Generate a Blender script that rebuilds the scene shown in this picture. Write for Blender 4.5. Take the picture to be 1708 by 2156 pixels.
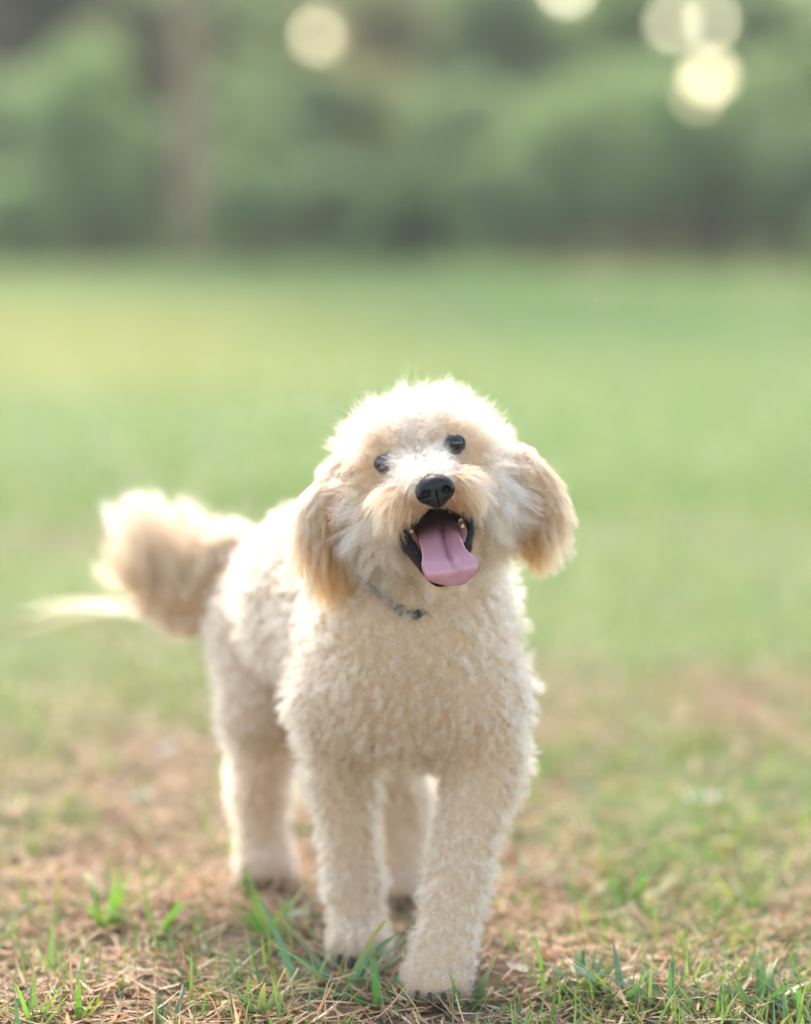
import bpy, bmesh, math, random
import numpy as np
from mathutils import Vector, Matrix, kdtree

# ------------------------------------------------------------------ scene, camera, light
for o in list(bpy.data.objects):
    bpy.data.objects.remove(o)
scene = bpy.context.scene
C = scene.collection
rng = np.random.default_rng(7)
R = math.radians

CAM = np.array((0.0, -2.8, 0.753))
PITCH = R(6.15)
FPX = 6285.0                       # focal length in units of 1/1708 of the frame width
cd = bpy.data.cameras.new('camera')
cam = bpy.data.objects.new('camera', cd)
C.objects.link(cam)
cam.location = CAM
cam.rotation_euler = (R(90) - PITCH, 0, 0)
cd.sensor_fit = 'VERTICAL'
cd.sensor_height = 36.0
cd.lens = 105.0
cd.clip_start = 0.1
cd.clip_end = 3000
cd.dof.use_dof = True
cd.dof.focus_distance = 2.69
cd.dof.aperture_fstop = 1.8
scene.camera = cam

SUN_EL, SUN_AZ = R(38), R(-14)      # azimuth from +Y, the sun stands behind the dog
sund = Vector((math.sin(SUN_AZ) * math.cos(SUN_EL), math.cos(SUN_AZ) * math.cos(SUN_EL), math.sin(SUN_EL)))
w = bpy.data.worlds.new('World')
scene.world = w
w.use_nodes = True
nt = w.node_tree
sky = nt.nodes.new('ShaderNodeTexSky')
sky.sky_type = 'NISHITA'
sky.sun_disc = False
sky.sun_elevation = SUN_EL
sky.sun_rotation = SUN_AZ
sky.air_density = 1.0
sky.dust_density = 0.7
sky.ozone_density = 1.0
nt.nodes['Background'].inputs['Strength'].default_value = 0.15
nt.links.new(sky.outputs[0], nt.nodes['Background'].inputs['Color'])

sl = bpy.data.lights.new('sun', 'SUN')
sl.energy = 0.95
sl.angle = R(16.0)
sl.color = (1.0, 0.93, 0.86)
so = bpy.data.objects.new('sun', sl)
C.objects.link(so)
so.rotation_euler = sund.to_track_quat('Z', 'Y').to_euler()

vs = scene.view_settings
scene.display_settings.display_device = 'sRGB'
vs.view_transform = 'Standard'
vs.look = 'None'
vs.exposure = 2.36
vs.gamma = 1.0
vs.use_curve_mapping = False
vs.use_white_balance = True          # camera set for open shade
vs.white_balance_temperature = 8100
vs.white_balance_tint = 10
cy = scene.cycles
cy.use_denoising = True
cy.denoiser = 'OPENIMAGEDENOISE'
cy.denoising_input_passes = 'RGB_ALBEDO_NORMAL'
cy.max_bounces = 12
cy.diffuse_bounces = 4
cy.glossy_bounces = 8
cy.transmission_bounces = 10
cy.transparent_max_bounces = 8
cy.volume_bounces = 0
cy.sample_clamp_indirect = 6.0
cy.caustics_reflective = False
cy.caustics_refractive = False
scene.cycles_curves.shape = 'RIBBONS'
scene.cycles_curves.subdivisions = 2


# ------------------------------------------------------------------ helpers
def tag(o, label=None, cat=None, group=None, kind=None):
    if label: o['label'] = label
    if cat: o['category'] = cat
    if group: o['group'] = group
    if kind: o['kind'] = kind
    return o


def empty(name, loc, label, cat, group=None, kind=None):
    o = bpy.data.objects.new(name, None)
    C.objects.link(o)
    o.location = loc
    o.empty_display_size = 0.05
    return tag(o, label, cat, group, kind)


def ray(u, v):
    """unit-depth ray through a point of the photograph (1708 px wide)"""
    a, b = (u - 854) / FPX, (v - 1077.5) / FPX
    return np.array((a, math.cos(PITCH) - b * math.sin(PITCH), -math.sin(PITCH) - b * math.cos(PITCH)))


def P(u, v, y):
    d = ray(u, v)
    return CAM + d * ((y - CAM[1]) / d[1])


def G(u, v):
    """where that ray meets the ground"""
    d = ray(u, v)
    return CAM + d * (-CAM[2] / d[2])


def mesh_np(name, verts, faces, mat, parent=None, col=None, smooth=True, loc=None):
    """faces: (n,3) or (n,4) int array. col: per-vertex rgb"""
    verts = np.ascontiguousarray(verts, dtype=np.float32)
    faces = np.ascontiguousarray(faces, dtype=np.int32)
    k = faces.shape[1]
    me = bpy.data.meshes.new(name)
    me.vertices.add(len(verts))
    me.vertices.foreach_set('co', verts.ravel())
    me.loops.add(faces.size)
    me.loops.foreach_set('vertex_index', faces.ravel())
    me.polygons.add(len(faces))
    me.polygons.foreach_set('loop_start', np.arange(0, faces.size, k, dtype=np.int32))
    me.polygons.foreach_set('loop_total', np.full(len(faces), k, dtype=np.int32))
    me.polygons.foreach_set('use_smooth', np.full(len(faces), smooth, dtype=bool))
    me.update(calc_edges=True)
    if col is not None:
        a = me.attributes.new('col', 'FLOAT_COLOR', 'POINT')
        a.data.foreach_set('color', np.concatenate([col, np.ones((len(col), 1))], 1).astype(np.float32).ravel())
    me.materials.append(mat)
    o = bpy.data.objects.new(name, me)
    C.objects.link(o)
    if parent is not None:
        o.parent = parent
        o.matrix_parent_inverse = parent.matrix_world.inverted()
    if loc is not None:
        o.location = loc
    return o


def nrm(a):
    return a / (np.linalg.norm(a, axis=-1, keepdims=True) + 1e-9)


def vnoise(p, seed=0):
    """smooth value noise of points (N,d<=3), result -1..1"""
    p = np.asarray(p, dtype=np.float64)
    if p.shape[1] == 2:
        p = np.concatenate([p, np.zeros((len(p), 1))], 1)
    i = np.floor(p).astype(np.int64)
    f = p - i
    f = f * f * (3 - 2 * f)
    out = 0
    for dx in (0, 1):
        for dy in (0, 1):
            for dz in (0, 1):
                h = (i[:, 0] + dx) * 374761393 + (i[:, 1] + dy) * 668265263 + (i[:, 2] + dz) * 2147483647 + seed * 974634777
                h = (h ^ (h >> 13)) * 1274126177
                h = ((h ^ (h >> 16)) & 0xFFFFFF) / float(0xFFFFFF)
                wgt = (f[:, 0] if dx else 1 - f[:, 0]) * (f[:, 1] if dy else 1 - f[:, 1]) * (f[:, 2] if dz else 1 - f[:, 2])
                out = out + h * wgt
    return out * 2 - 1


def sstep(a, b, x):
    t = np.clip((x - a) / (b - a), 0, 1)
    return t * t * (3 - 2 * t)


# ------------------------------------------------------------------ materials
def new_mat(name):
    m = bpy.data.materials.new(name)
    m.use_nodes = True
    n = m.node_tree.nodes
    b = n.get('Principled BSDF')
    return m, m.node_tree, b


def attr_node(t, name='col'):
    a = t.nodes.new('ShaderNodeAttribute')
    a.attribute_name = name
    return a


def leaf_material(name, trans=0.4, rough=0.5, spec=0.35, tint=(1.1, 1.12, 0.8)):
    m, t, b = new_mat(name)
    a = attr_node(t)
    b.inputs['Roughness'].default_value = rough
    b.inputs['Specular IOR Level'].default_value = spec
    t.links.new(a.outputs['Color'], b.inputs['Base Color'])
    tr = t.nodes.new('ShaderNodeBsdfTranslucent')
    mul = t.nodes.new('ShaderNodeMix')
    mul.data_type = 'RGBA'
    mul.blend_type = 'MULTIPLY'
    mul.inputs['Factor'].default_value = 1
    mul.inputs['B'].default_value = (*tint, 1)
    t.links.new(a.outputs['Color'], mul.inputs['A'])
    t.links.new(mul.outputs['Result'], tr.inputs['Color'])
    mx = t.nodes.new('ShaderNodeMixShader')
    mx.inputs[0].default_value = trans
    t.links.new(b.outputs[0], mx.inputs[1])
    t.links.new(tr.outputs[0], mx.inputs[2])
    t.links.new(mx.outputs[0], t.nodes['Material Output'].inputs['Surface'])
    return m


def plain(name, col, rough=0.5, spec=0.5, noise=0.0, scale=60.0, bump=0.0):
    m, t, b = new_mat(name)
    b.inputs['Roughness'].default_value = rough
    b.inputs['Specular IOR Level'].default_value = spec
    b.inputs['Base Color'].default_value = (*col, 1)
    if noise or bump:
        tc = t.nodes.new('ShaderNodeTexCoord')
        nz = t.nodes.new('ShaderNodeTexNoise')
        nz.inputs['Scale'].default_value = scale
        nz.inputs['Detail'].default_value = 5
        t.links.new(tc.outputs['Object'], nz.inputs['Vector'])
        if noise:
            mx = t.nodes.new('ShaderNodeMix')
            mx.data_type = 'RGBA'
            mx.inputs['A'].default_value = (*[c * (1 - noise) for c in col], 1)
            mx.inputs['B'].default_value = (*[min(1, c * (1 + noise)) for c in col], 1)
            t.links.new(nz.outputs['Fac'], mx.inputs['Factor'])
            t.links.new(mx.outputs['Result'], b.inputs['Base Color'])
        if bump:
            bp = t.nodes.new('ShaderNodeBump')
            bp.inputs['Strength'].default_value = bump
            bp.inputs['Distance'].default_value = 0.002
            t.links.new(nz.outputs['Fac'], bp.inputs['Height'])
            t.links.new(bp.outputs[0], b.inputs['Normal'])
    return m


M_GRASS = leaf_material('grass_blade', 0.42, 0.42, 0.45, (1.15, 1.25, 0.65))
M_STRAW = leaf_material('dry_straw', 0.2, 0.6, 0.3, (1.1, 1.0, 0.8))
M_LEAF = leaf_material('tree_leaf', 0.66, 0.5, 0.3)
M_DRYLEAF = leaf_material('dry_leaf', 0.25, 0.6, 0.3, (1.1, 1.0, 0.8))
M_BARK = plain('bark', (0.17, 0.115, 0.085), 0.9, 0.2, 0.5, 9, 0.6)


def ground_material():
    m, t, b = new_mat('ground_soil_and_turf')
    b.inputs['Roughness'].default_value = 0.95
    b.inputs['Specular IOR Level'].default_value = 0.1
    tc = t.nodes.new('ShaderNodeTexCoord')
    n1 = t.nodes.new('ShaderNodeTexNoise'); n1.inputs['Scale'].default_value = 70; n1.inputs['Detail'].default_value = 8
    n2 = t.nodes.new('ShaderNodeTexNoise'); n2.inputs['Scale'].default_value = 1.3; n2.inputs['Detail'].default_value = 4
    for n in (n1, n2):
        t.links.new(tc.outputs['Object'], n.inputs['Vector'])
    soil = t.nodes.new('ShaderNodeValToRGB')
    soil.color_ramp.elements[0].position = 0.3
    soil.color_ramp.elements[0].color = (0.085, 0.052, 0.032, 1)
    soil.color_ramp.elements[1].position = 0.75
    soil.color_ramp.elements[1].color = (0.30, 0.20, 0.13, 1)
    t.links.new(n1.outputs['Fac'], soil.inputs['Fac'])
    turf = t.nodes.new('ShaderNodeValToRGB')
    turf.color_ramp.elements[0].position = 0.3
    turf.color_ramp.elements[0].color = (0.175, 0.245, 0.10, 1)
    turf.color_ramp.elements[1].position = 0.75
    turf.color_ramp.elements[1].color = (0.24, 0.315, 0.135, 1)
    t.links.new(n2.outputs['Fac'], turf.inputs['Fac'])
    a = attr_node(t)                       # red channel: share of living turf
    sep = t.nodes.new('ShaderNodeSeparateColor')
    t.links.new(a.outputs['Color'], sep.inputs[0])
    mx = t.nodes.new('ShaderNodeMix'); mx.data_type = 'RGBA'
    t.links.new(sep.outputs[0], mx.inputs['Factor'])
    t.links.new(soil.outputs[0], mx.inputs['A'])
    t.links.new(turf.outputs[0], mx.inputs['B'])
    mx2 = t.nodes.new('ShaderNodeMix'); mx2.data_type = 'RGBA'     # green channel: sunlit patch painted yellow, plus faint dry mottling
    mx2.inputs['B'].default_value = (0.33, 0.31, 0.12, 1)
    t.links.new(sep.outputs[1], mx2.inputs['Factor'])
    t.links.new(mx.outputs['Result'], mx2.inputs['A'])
    mx3 = t.nodes.new('ShaderNodeMix'); mx3.data_type = 'RGBA'     # blue channel: leaf litter
    mx3.inputs['B'].default_value = (0.10, 0.062, 0.035, 1)
    t.links.new(sep.outputs[2], mx3.inputs['Factor'])
    t.links.new(mx2.outputs['Result'], mx3.inputs['A'])
    t.links.new(mx3.outputs['Result'], b.inputs['Base Color'])
    bp = t.nodes.new('ShaderNodeBump')
    bp.inputs['Strength'].default_value = 0.8
    bp.inputs['Distance'].default_value = 0.012
    t.links.new(n1.outputs['Fac'], bp.inputs['Height'])
    t.links.new(bp.outputs[0], b.inputs['Normal'])
    return m


M_GROUND = ground_material()


# ------------------------------------------------------------------ ground
def edge_y(x):
    """where the lawn ends and the wood begins"""
    return 27.0 - 0.95 * np.clip(x, -12, 12)


def ground_z(x, y):
    p = np.stack([x, y], 1)
    near = 1 - sstep(6, 14, np.abs(y))
    return near * (0.009 * vnoise(p * 4.0, 1) + 0.006 * vnoise(p * 13.0, 2)) + (1 - near) * 0.03 * vnoise(p * 0.4, 3)


def green_share(x, y):
    p = np.stack([x, y], 1)
    n = vnoise(p * np.array((2.6, 1.3)), 11) * 0.6 + vnoise(p * np.array((6.0, 3.0)), 12) * 0.4
    return np.clip(sstep(-0.2, 2.3, y) * 0.85 + 0.10 + n * 0.85 * (1 - sstep(2.0, 6, y)), 0, 1)


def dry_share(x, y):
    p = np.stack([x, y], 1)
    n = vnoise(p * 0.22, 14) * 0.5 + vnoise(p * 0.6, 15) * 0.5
    band = sstep(7, 10, y) * (1 - sstep(16, 21, y)) * (1 - sstep(-1.6, 1.2, x + 0.05 * (y - 12)))  # sunlight on the left of the lawn, put into the turf colour
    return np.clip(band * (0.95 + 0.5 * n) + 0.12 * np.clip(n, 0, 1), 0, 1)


def axis(lo, hi, fine_lo, fine_hi, step, g=1.22):
    a = list(np.arange(fine_lo, fine_hi, step))
    s = step
    while a[-1] < hi:
        s *= g
        a.append(a[-1] + s)
    s = step
    while a[0] > lo:
        s *= g
        a.insert(0, a[0] - s)
    return np.array(a)


xs = axis(-900, 900, -2.0, 2.0, 0.05)
ys = axis(-300, 1500, -1.2, 4.0, 0.05, 1.12)
gx, gy = np.meshgrid(xs, ys, indexing='ij')
gv = np.stack([gx.ravel(), gy.ravel()], 1)
gz = ground_z(gv[:, 0], gv[:, 1])
idx = np.arange(len(gv)).reshape(gx.shape)
quads = np.stack([idx[:-1, :-1], idx[1:, :-1], idx[1:, 1:], idx[:-1, 1:]], -1).reshape(-1, 4)
gs = green_share(gv[:, 0], gv[:, 1])
lit = sstep(-0.6, 1.2, gv[:, 1] - edge_y(gv[:, 0]))
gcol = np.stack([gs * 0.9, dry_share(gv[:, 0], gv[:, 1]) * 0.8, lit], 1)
ground = mesh_np('ground', np.concatenate([gv, gz[:, None]], 1), quads, M_GROUND, col=gcol)
tag(ground, kind='structure')


# ------------------------------------------------------------------ grass and straw
def blade_strips(base, az, lean, bend, length, width, col, tipcol=None, segs=4, taper=1.0, twist=0.6, fold=0.0, blunt=None):
    """returns verts, quads, colours of curved tapering strips. lean: angle from vertical, bend adds to it along the blade"""
    n = len(base)
    t = np.linspace(0, 1, segs + 1)
    pos = base.copy()
    h = np.stack([np.cos(az), np.sin(az), np.zeros(n)], 1)
    s0 = np.stack([-np.sin(az), np.cos(az), np.zeros(n)], 1)
    cols, vs_ = [], []
    ang = lean.copy()
    for k in range(segs + 1):
        if k:
            ang = lean + bend * t[k]
            st = (length / segs)[:, None]
            pos = pos + st * (np.sin(ang)[:, None] * h + np.cos(ang)[:, None] * np.array((0, 0, 1.0)))
        tw = (twist * (t[k] - 0.3)) if np.isscalar(twist) else twist * (t[k] - 0.3)
        nrmv = np.cos(ang)[:, None] * h - np.sin(ang)[:, None] * np.array((0, 0, 1.0))
        side = np.cos(tw)[..., None] * s0 + np.sin(tw)[..., None] * nrmv if not np.isscalar(tw) else math.cos(tw) * s0 + math.sin(tw) * nrmv
        prof = (0.65 + 0.35 * min(1, t[k] * 4)) * (1 - t[k] ** 2.2 * taper)
        if blunt is not None:
            prof = np.where(blunt, np.maximum(prof, 0.55), prof)
            wd = (width * prof)[:, None]
        else:
            wd = (width * max(prof, 0.03))[:, None]
        c = col if tipcol is None else col * (1 - t[k] ** 2) + tipcol * t[k] ** 2
        vs_ += [pos - side * wd * 0.5, pos + side * wd * 0.5]
        cols += [c, c]
    V = np.stack(vs_, 1).reshape(-1, 3)
    K = np.stack(cols, 1).reshape(-1, 3)
    b = (np.arange(n) * (segs + 1) * 2)[:, None]
    q = []
    for k in range(segs):
        q.append(np.stack([b[:, 0] + 2 * k, b[:, 0] + 2 * k + 1, b[:, 0] + 2 * k + 3, b[:, 0] + 2 * k + 2], 1))
    return V, np.concatenate(q), K


def join(parts):
    V, Q, K, o = [], [], [], 0
    for v, q, k in parts:
        V.append(v); Q.append(q + o); K.append(k); o += len(v)
    return np.concatenate(V), np.concatenate(Q), np.concatenate(K)


def vary(col, n, amt=0.25, hue=0.12):
    c = np.array(col)[None] * (1 + amt * rng.uniform(-1, 1, (n, 1)))
    return np.clip(c * (1 + hue * rng.uniform(-1, 1, (n, 3))), 0.005, 0.9)


def spread(n, y0, y1, half):
    """random ground points with density falling with distance"""
    u = rng.uniform(0, 1, n)
    d0, d1 = y0 - CAM[1], y1 - CAM[1]
    d = d0 * (d1 / d0) ** u
    y = d + CAM[1]
    x = rng.uniform(-1, 1, n) * d * half
    return x, y


# dead thatch lying flat
n = 95000
x, y = spread(n, -0.75, 6.0, 0.33)
bare = sstep(0.15, 0.6, vnoise(np.stack([x * 5, y * 3.2], 1), 51) * 0.7 + vnoise(np.stack([x * 13, y * 9], 1), 52) * 0.5)
keep = rng.uniform(0, 1, n) > np.maximum(green_share(x, y) * 0.7, bare * 0.8)
x, y = x[keep], y[keep]
n = len(x)
base = np.stack([x, y, ground_z(x, y) + rng.uniform(0.0, 0.012, n)], 1)
shade = rng.choice(4, n, p=[0.45, 0.25, 0.2, 0.1])
pal = np.array([(0.47, 0.31, 0.19), (0.33, 0.20, 0.12), (0.62, 0.48, 0.34), (0.46, 0.22, 0.085)])
col = pal[shade] * np.array((1.10, 0.99, 0.90)) * (1 + 0.3 * rng.uniform(-1, 1, (n, 1)))
V1 = blade_strips(base, rng.uniform(0, 6.283, n), rng.uniform(1.38, 1.66, n), rng.uniform(-0.45, 0.35, n), rng.uniform(0.012, 0.06, n),
                  rng.uniform(0.0015, 0.005, n), col, segs=3, taper=0.7, twist=rng.uniform(-1.5, 1.5, n))
# standing dead stalks
n = 3500
x, y = spread(n, -0.7, 4.0, 0.22)
base = np.stack([x, y, ground_z(x, y)], 1)
col = vary((0.45, 0.30, 0.16), n, 0.4, 0.1)
V2 = blade_strips(base, rng.uniform(0, 6.283, n), rng.uniform(0.1, 0.9, n), rng.uniform(-0.2, 0.9, n), rng.uniform(0.02, 0.06, n),
                  rng.uniform(0.001, 0.0025, n), col, segs=3, taper=0.6, twist=rng.uniform(-1.5, 1.5, n))
v, q, k = join([V1, V2])
straw = mesh_np('straw', v, q, M_STRAW, col=k)
tag(straw, 'dry brown straw and dead grass lying matted on the ground', 'dry grass', kind='stuff')

GREENS = np.array([(0.165, 0.28, 0.09), (0.22, 0.345, 0.10), (0.13, 0.24, 0.11), (0.27, 0.345, 0.105)])


def tuft_blades(cx, cy_, n, rad, lmin, lmax, wmin, wmax, upright, pal=GREENS, segs=5):
    r = rad * np.sqrt(rng.uniform(0, 1, n))
    a = rng.uniform(0, 6.283, n)
    bx, by = cx + r * np.cos(a), cy_ + r * np.sin(a)
    base = np.stack([bx, by, ground_z(bx, by) - 0.002], 1)
    az = a + rng.normal(0, 0.7, n)
    lean = np.abs(rng.normal(upright, 0.25, n))
    col = pal[rng.integers(0, len(pal), n)] * (1 + 0.25 * rng.uniform(-1, 1, (n, 1)))
    tip = np.where(rng.uniform(0, 1, (n, 1)) < 0.3, np.array((0.38, 0.26, 0.10)), col * np.array((1.1, 1.1, 0.9)))
    return blade_strips(base, az, lean, rng.uniform(0.0, 0.9, n), rng.uniform(lmin, lmax, n), rng.uniform(wmin, wmax, n), col, tip,
                        segs=segs, taper=0.95, twist=rng.uniform(-0.9, 0.9, n), blunt=rng.uniform(0, 1, n) < 0.3)


# living blades: sparse among the straw near the dog, closing to a lawn behind it
parts = []
n = 64000
x, y = spread(n, -0.7, 5.0, 0.33)
p2 = np.stack([x, y], 1)
clump = vnoise(p2 * np.array((7.0, 6.0)), 21) * 0.6 + vnoise(p2 * 17, 22) * 0.4
keep = rng.uniform(0, 1, n) < np.clip(green_share(x, y) * 1.1 - 0.02 + clump * 0.9 + 0.7 * np.exp(-((x - 0.30) / 0.16) ** 2 - ((y + 0.1) / 0.13) ** 2)
    + 0.4 * np.exp(-((x + 0.33) / 0.13) ** 2 - ((y - 0.12) / 0.2) ** 2), 0.05, 1)
x, y = x[keep], y[keep]
n = len(x)
base = np.stack([x, y, ground_z(x, y) - 0.002], 1)
col = GREENS[rng.integers(0, 4, n)] * (1 + 0.3 * rng.uniform(-1, 1, (n, 1)))
tip = np.where(rng.uniform(0, 1, (n, 1)) < 0.2, np.array((0.40, 0.28, 0.11)), col)
parts.append(blade_strips(base, rng.uniform(0, 6.283, n), np.abs(rng.normal(0.6, 0.35, n)), rng.uniform(-0.1, 1.0, n), rng.uniform(0.018, 0.062, n),
                          rng.uniform(0.002, 0.0045, n), col, tip, segs=3, taper=0.95, twist=rng.uniform(-1, 1, n)))
n = 110000
x, y = spread(n, 4.0, 36.0, 0.45)
ok = y < edge_y(x) + 0.5
x, y = x[ok], y[ok]
n = len(x)
d = (y - CAM[1]) / 8.0
base = np.stack([x, y, ground_z(x, y) - 0.004], 1)
col = GREENS[rng.integers(0, 4, n)] * (1 + 0.3 * rng.uniform(-1, 1, (n, 1)))
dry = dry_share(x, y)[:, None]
col = col * (1 - 0.7 * dry) + 0.7 * dry * np.array((0.33, 0.32, 0.10))  # blades yellowed for the painted sunlit patch and the dry mottling
parts.append(blade_strips(base, rng.uniform(0, 6.283, n), np.abs(rng.normal(0.7, 0.35, n)), rng.uniform(0, 1.0, n), rng.uniform(0.03, 0.06, n) * (0.7 + 0.3 * d),
                          rng.uniform(0.004, 0.008, n) * (0.5 + d), col, segs=2, taper=0.9, twist=rng.uniform(-1, 1, n)))
n = 13000                                   # uncut fringe where the lawn meets the wood
x = rng.uniform(-13, 11, n)
y = edge_y(x) + rng.normal(0.2, 0.5, n)
ok = (x < 0.7) | (x > 4.0) | (rng.uniform(0, 1, n) < 0.12)
x, y = x[ok], y[ok]
n = len(x)
col = np.array((0.27, 0.36, 0.19)) * (1 + 0.3 * rng.uniform(-1, 1, (n, 1)))
parts.append(blade_strips(np.stack([x, y, ground_z(x, y)], 1), rng.uniform(0, 6.283, n), np.abs(rng.normal(0.3, 0.25, n)), rng.uniform(0, 1, n),
                          rng.uniform(0.12, 0.5, n), rng.uniform(0.012, 0.03, n), col, segs=2, taper=0.9, twist=rng.uniform(-1, 1, n)))
v, q, k = join(parts)
grass = mesh_np('grass', v, q, M_GRASS, col=k)
tag(grass, 'short green grass growing through the straw and over the lawn', 'grass', kind='stuff')


# ------------------------------------------------------------------ tubes, limbs
def catmull(pts, n):
    pts = np.asarray(pts, float)
    m = len(pts)
    ext = np.concatenate([[2 * pts[0] - pts[1]], pts, [2 * pts[-1] - pts[-2]]])
    u = np.linspace(0, m - 1, n)
    i = np.minimum(u.astype(int), m - 2)
    f = (u - i)[:, None]
    p0, p1, p2_, p3 = ext[i], ext[i + 1], ext[i + 2], ext[i + 3]
    return 0.5 * ((2 * p1) + (-p0 + p2_) * f + (2 * p0 - 5 * p1 + 4 * p2_ - p3) * f ** 2 + (-p0 + 3 * p1 - 3 * p2_ + p3) * f ** 3)


def tube(pts, radii, n=24, sides=10, flat=None):
    """closed tapered tube; returns verts, quads (with degenerate-free end fans as quads on a centre pair)"""
    c = catmull(pts, n)
    r = np.interp(np.linspace(0, 1, n), np.linspace(0, 1, len(radii)), radii)
    tg = nrm(np.gradient(c, axis=0))
    ref = np.array((0, 0, 1.0)) if abs(tg[0, 2]) < 0.9 else np.array((1.0, 0, 0))
    e1 = np.zeros_like(c)
    prev = nrm(np.cross(tg[0], ref)[None])[0]
    for i in range(n):
        prev = prev - tg[i] * prev.dot(tg[i])
        prev = prev / np.linalg.norm(prev)
        e1[i] = prev
    e2 = np.cross(tg, e1)
    a = np.linspace(0, 2 * np.pi, sides, endpoint=False)
    f1, f2 = flat or (1, 1)
    V = c[:, None] + r[:, None, None] * (f1 * np.cos(a)[None, :, None] * e1[:, None] + f2 * np.sin(a)[None, :, None] * e2[:, None])
    V = V.reshape(-1, 3)
    i = np.arange(n - 1)[:, None] * sides
    j = np.arange(sides)[None]
    j2 = (j + 1) % sides
    Q = np.stack([i + j, i + j2, i + sides + j2, i + sides + j], -1).reshape(-1, 4)
    nb = len(V)
    V = np.concatenate([V, [c[0] - tg[0] * r[0] * 0.5], [c[-1] + tg[-1] * r[-1] * 0.5]])
    caps = []
    for s in range(0, sides, 2):
        caps.append((nb, (s + 2) % sides, s + 1, s))
        o = (n - 1) * sides
        caps.append((nb + 1, o + s, o + s + 1, o + (s + 2) % sides))
    return V, np.concatenate([Q, np.array(caps)])


def cat_vq(lst):
    V, Q, o = [], [], 0
    for v_, q_ in lst:
        V.append(v_); Q.append(q_ + o); o += len(v_)
    return np.concatenate(V), np.concatenate(Q)


# ------------------------------------------------------------------ trees and shrubs at the end of the lawn
# clear lines through the wood where the bright sky shows: (x, y, z, radius)
GAPS = []
for (u, v_, r) in ((1492, 160, 0.21), (1468, 200, 0.13), (1495, 45, 0.17), (1418, 52, 0.16), (668, 72, 0.14), (1195, -25, 0.17), (1708, 180, 0.06), (1580, 105, 0.06)):
    g = P(u, v_, 30.0)
    GAPS.append((g, r, nrm((g - CAM)[None])[0]))


def leaf_cloud(blobs, n, size, pal, flat=0.35):
    """leaf quads through a set of ellipsoid blobs (centre, radii); denser to the shell, in tufts"""
    vol = np.array([b[1][0] * b[1][1] * b[1][2] for b in blobs]) ** 0.8
    which = rng.choice(len(blobs), n, p=vol / vol.sum())
    cs = np.array([b[0] for b in blobs], float)[which]
    rs = np.array([b[1] for b in blobs], float)[which]
    d = nrm(rng.normal(0, 1, (n, 3)))
    rad = rng.uniform(0, 1, (n, 1)) ** 0.45
    p = cs + rs * d * rad
    # tufts: pull the leaves together so that gaps open between them
    tn = max(6, n // 30)
    tc = p[rng.integers(0, n, tn)]
    p = p * 0.45 + 0.55 * tc[rng.integers(0, tn, n)] if False else p
    keepn = vnoise(p * 2.6, 5) * 0.6 + vnoise(p * 6.0, 6) * 0.4
    p, d = p[keepn > -0.32], d[keepn > -0.32]
    for g, r, gd in GAPS:
        q_ = p - g
        q_ = q_ - np.outer(q_ @ gd, gd)
        far = np.linalg.norm(q_, axis=1) > r
        p, d = p[far], d[far]
    p_ok = p[:, 2] > 0.03
    p, d = p[p_ok], d[p_ok]
    m = len(p)
    nn = nrm(d * 0.5 + rng.normal(0, 1, (m, 3)) * 0.8 + np.array((0, 0, flat)))
    a = nrm(np.cross(nn, rng.normal(0, 1, (m, 3))))
    b = np.cross(nn, a)
    s = (size * rng.uniform(0.6, 1.3, m))[:, None]
    V = np.stack([p - a * s, p + b * s * 0.5 + nn * s * 0.12, p + a * s, p - b * s * 0.5 + nn * s * 0.12], 1).reshape(-1, 3)
    Q = np.arange(m * 4).reshape(-1, 4)
    pal = np.array(pal)
    c = pal[rng.integers(0, len(pal), m)] * (1 + 0.3 * rng.uniform(-1, 1, (m, 1)))
    return V, Q, np.repeat(c, 4, 0)


def crown_blobs(x, y, z0, z1, rx, n, seed):
    r = np.random.default_rng(seed)
    out = []
    for i in range(n):
        f = (i + 0.5) / n
        z = z0 + (z1 - z0) * f
        spread_ = rx * (0.45 + 0.75 * math.sin(math.pi * min(1, 0.2 + f * 0.75)))
        a = r.uniform(0, 6.283)
        off = spread_ * r.uniform(0.2, 0.75)
        s = rx * r.uniform(0.45, 0.75)
        out.append(((x + off * math.cos(a), y + off * math.sin(a), z), (s, s, s * r.uniform(0.6, 0.9))))
    return out


def make_tree(name, x, y, h, rt, crown_r, z0, leaves, size, pal, label, bark=M_BARK, group='trees at the far end of the lawn', lean=0.0, seed=1, nblob=14):
    root = empty(name, (x, y, 0), label, 'tree', group)
    bpy.context.view_layer.update()
    r = np.random.default_rng(seed)
    pts = [(x, y, -0.1), (x + lean * 0.3, y, h * 0.3), (x + lean * 0.7, y + 0.1, h * 0.6), (x + lean, y, h * 0.92)]
    parts_ = [tube(pts, [rt * 1.35, rt, rt * 0.8, rt * 0.5, rt * 0.2], 18, 12)]
    blobs = crown_blobs(x + lean * 0.6, y, z0, h, crown_r, nblob, seed)
    for (c, s) in blobs[::2]:
        zb = max(z0 * 0.6, c[2] - r.uniform(0.8, 1.6))
        f = zb / h
        a = np.array((x + lean * f, y, zb))
        c = np.array(c)
        parts_.append(tube([a, a * 0.5 + c * 0.5 + np.array((0, 0, 0.25)), c], [rt * 0.4, rt * 0.25, rt * 0.08], 8, 6))
    v_, q_ = cat_vq(parts_)
    mesh_np('trunk', v_, q_, bark, root)
    v_, q_, k_ = leaf_cloud(blobs, leaves, size, pal)
    mesh_np('crown', v_, q_, M_LEAF, root, k_, smooth=False)
    return root


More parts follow.
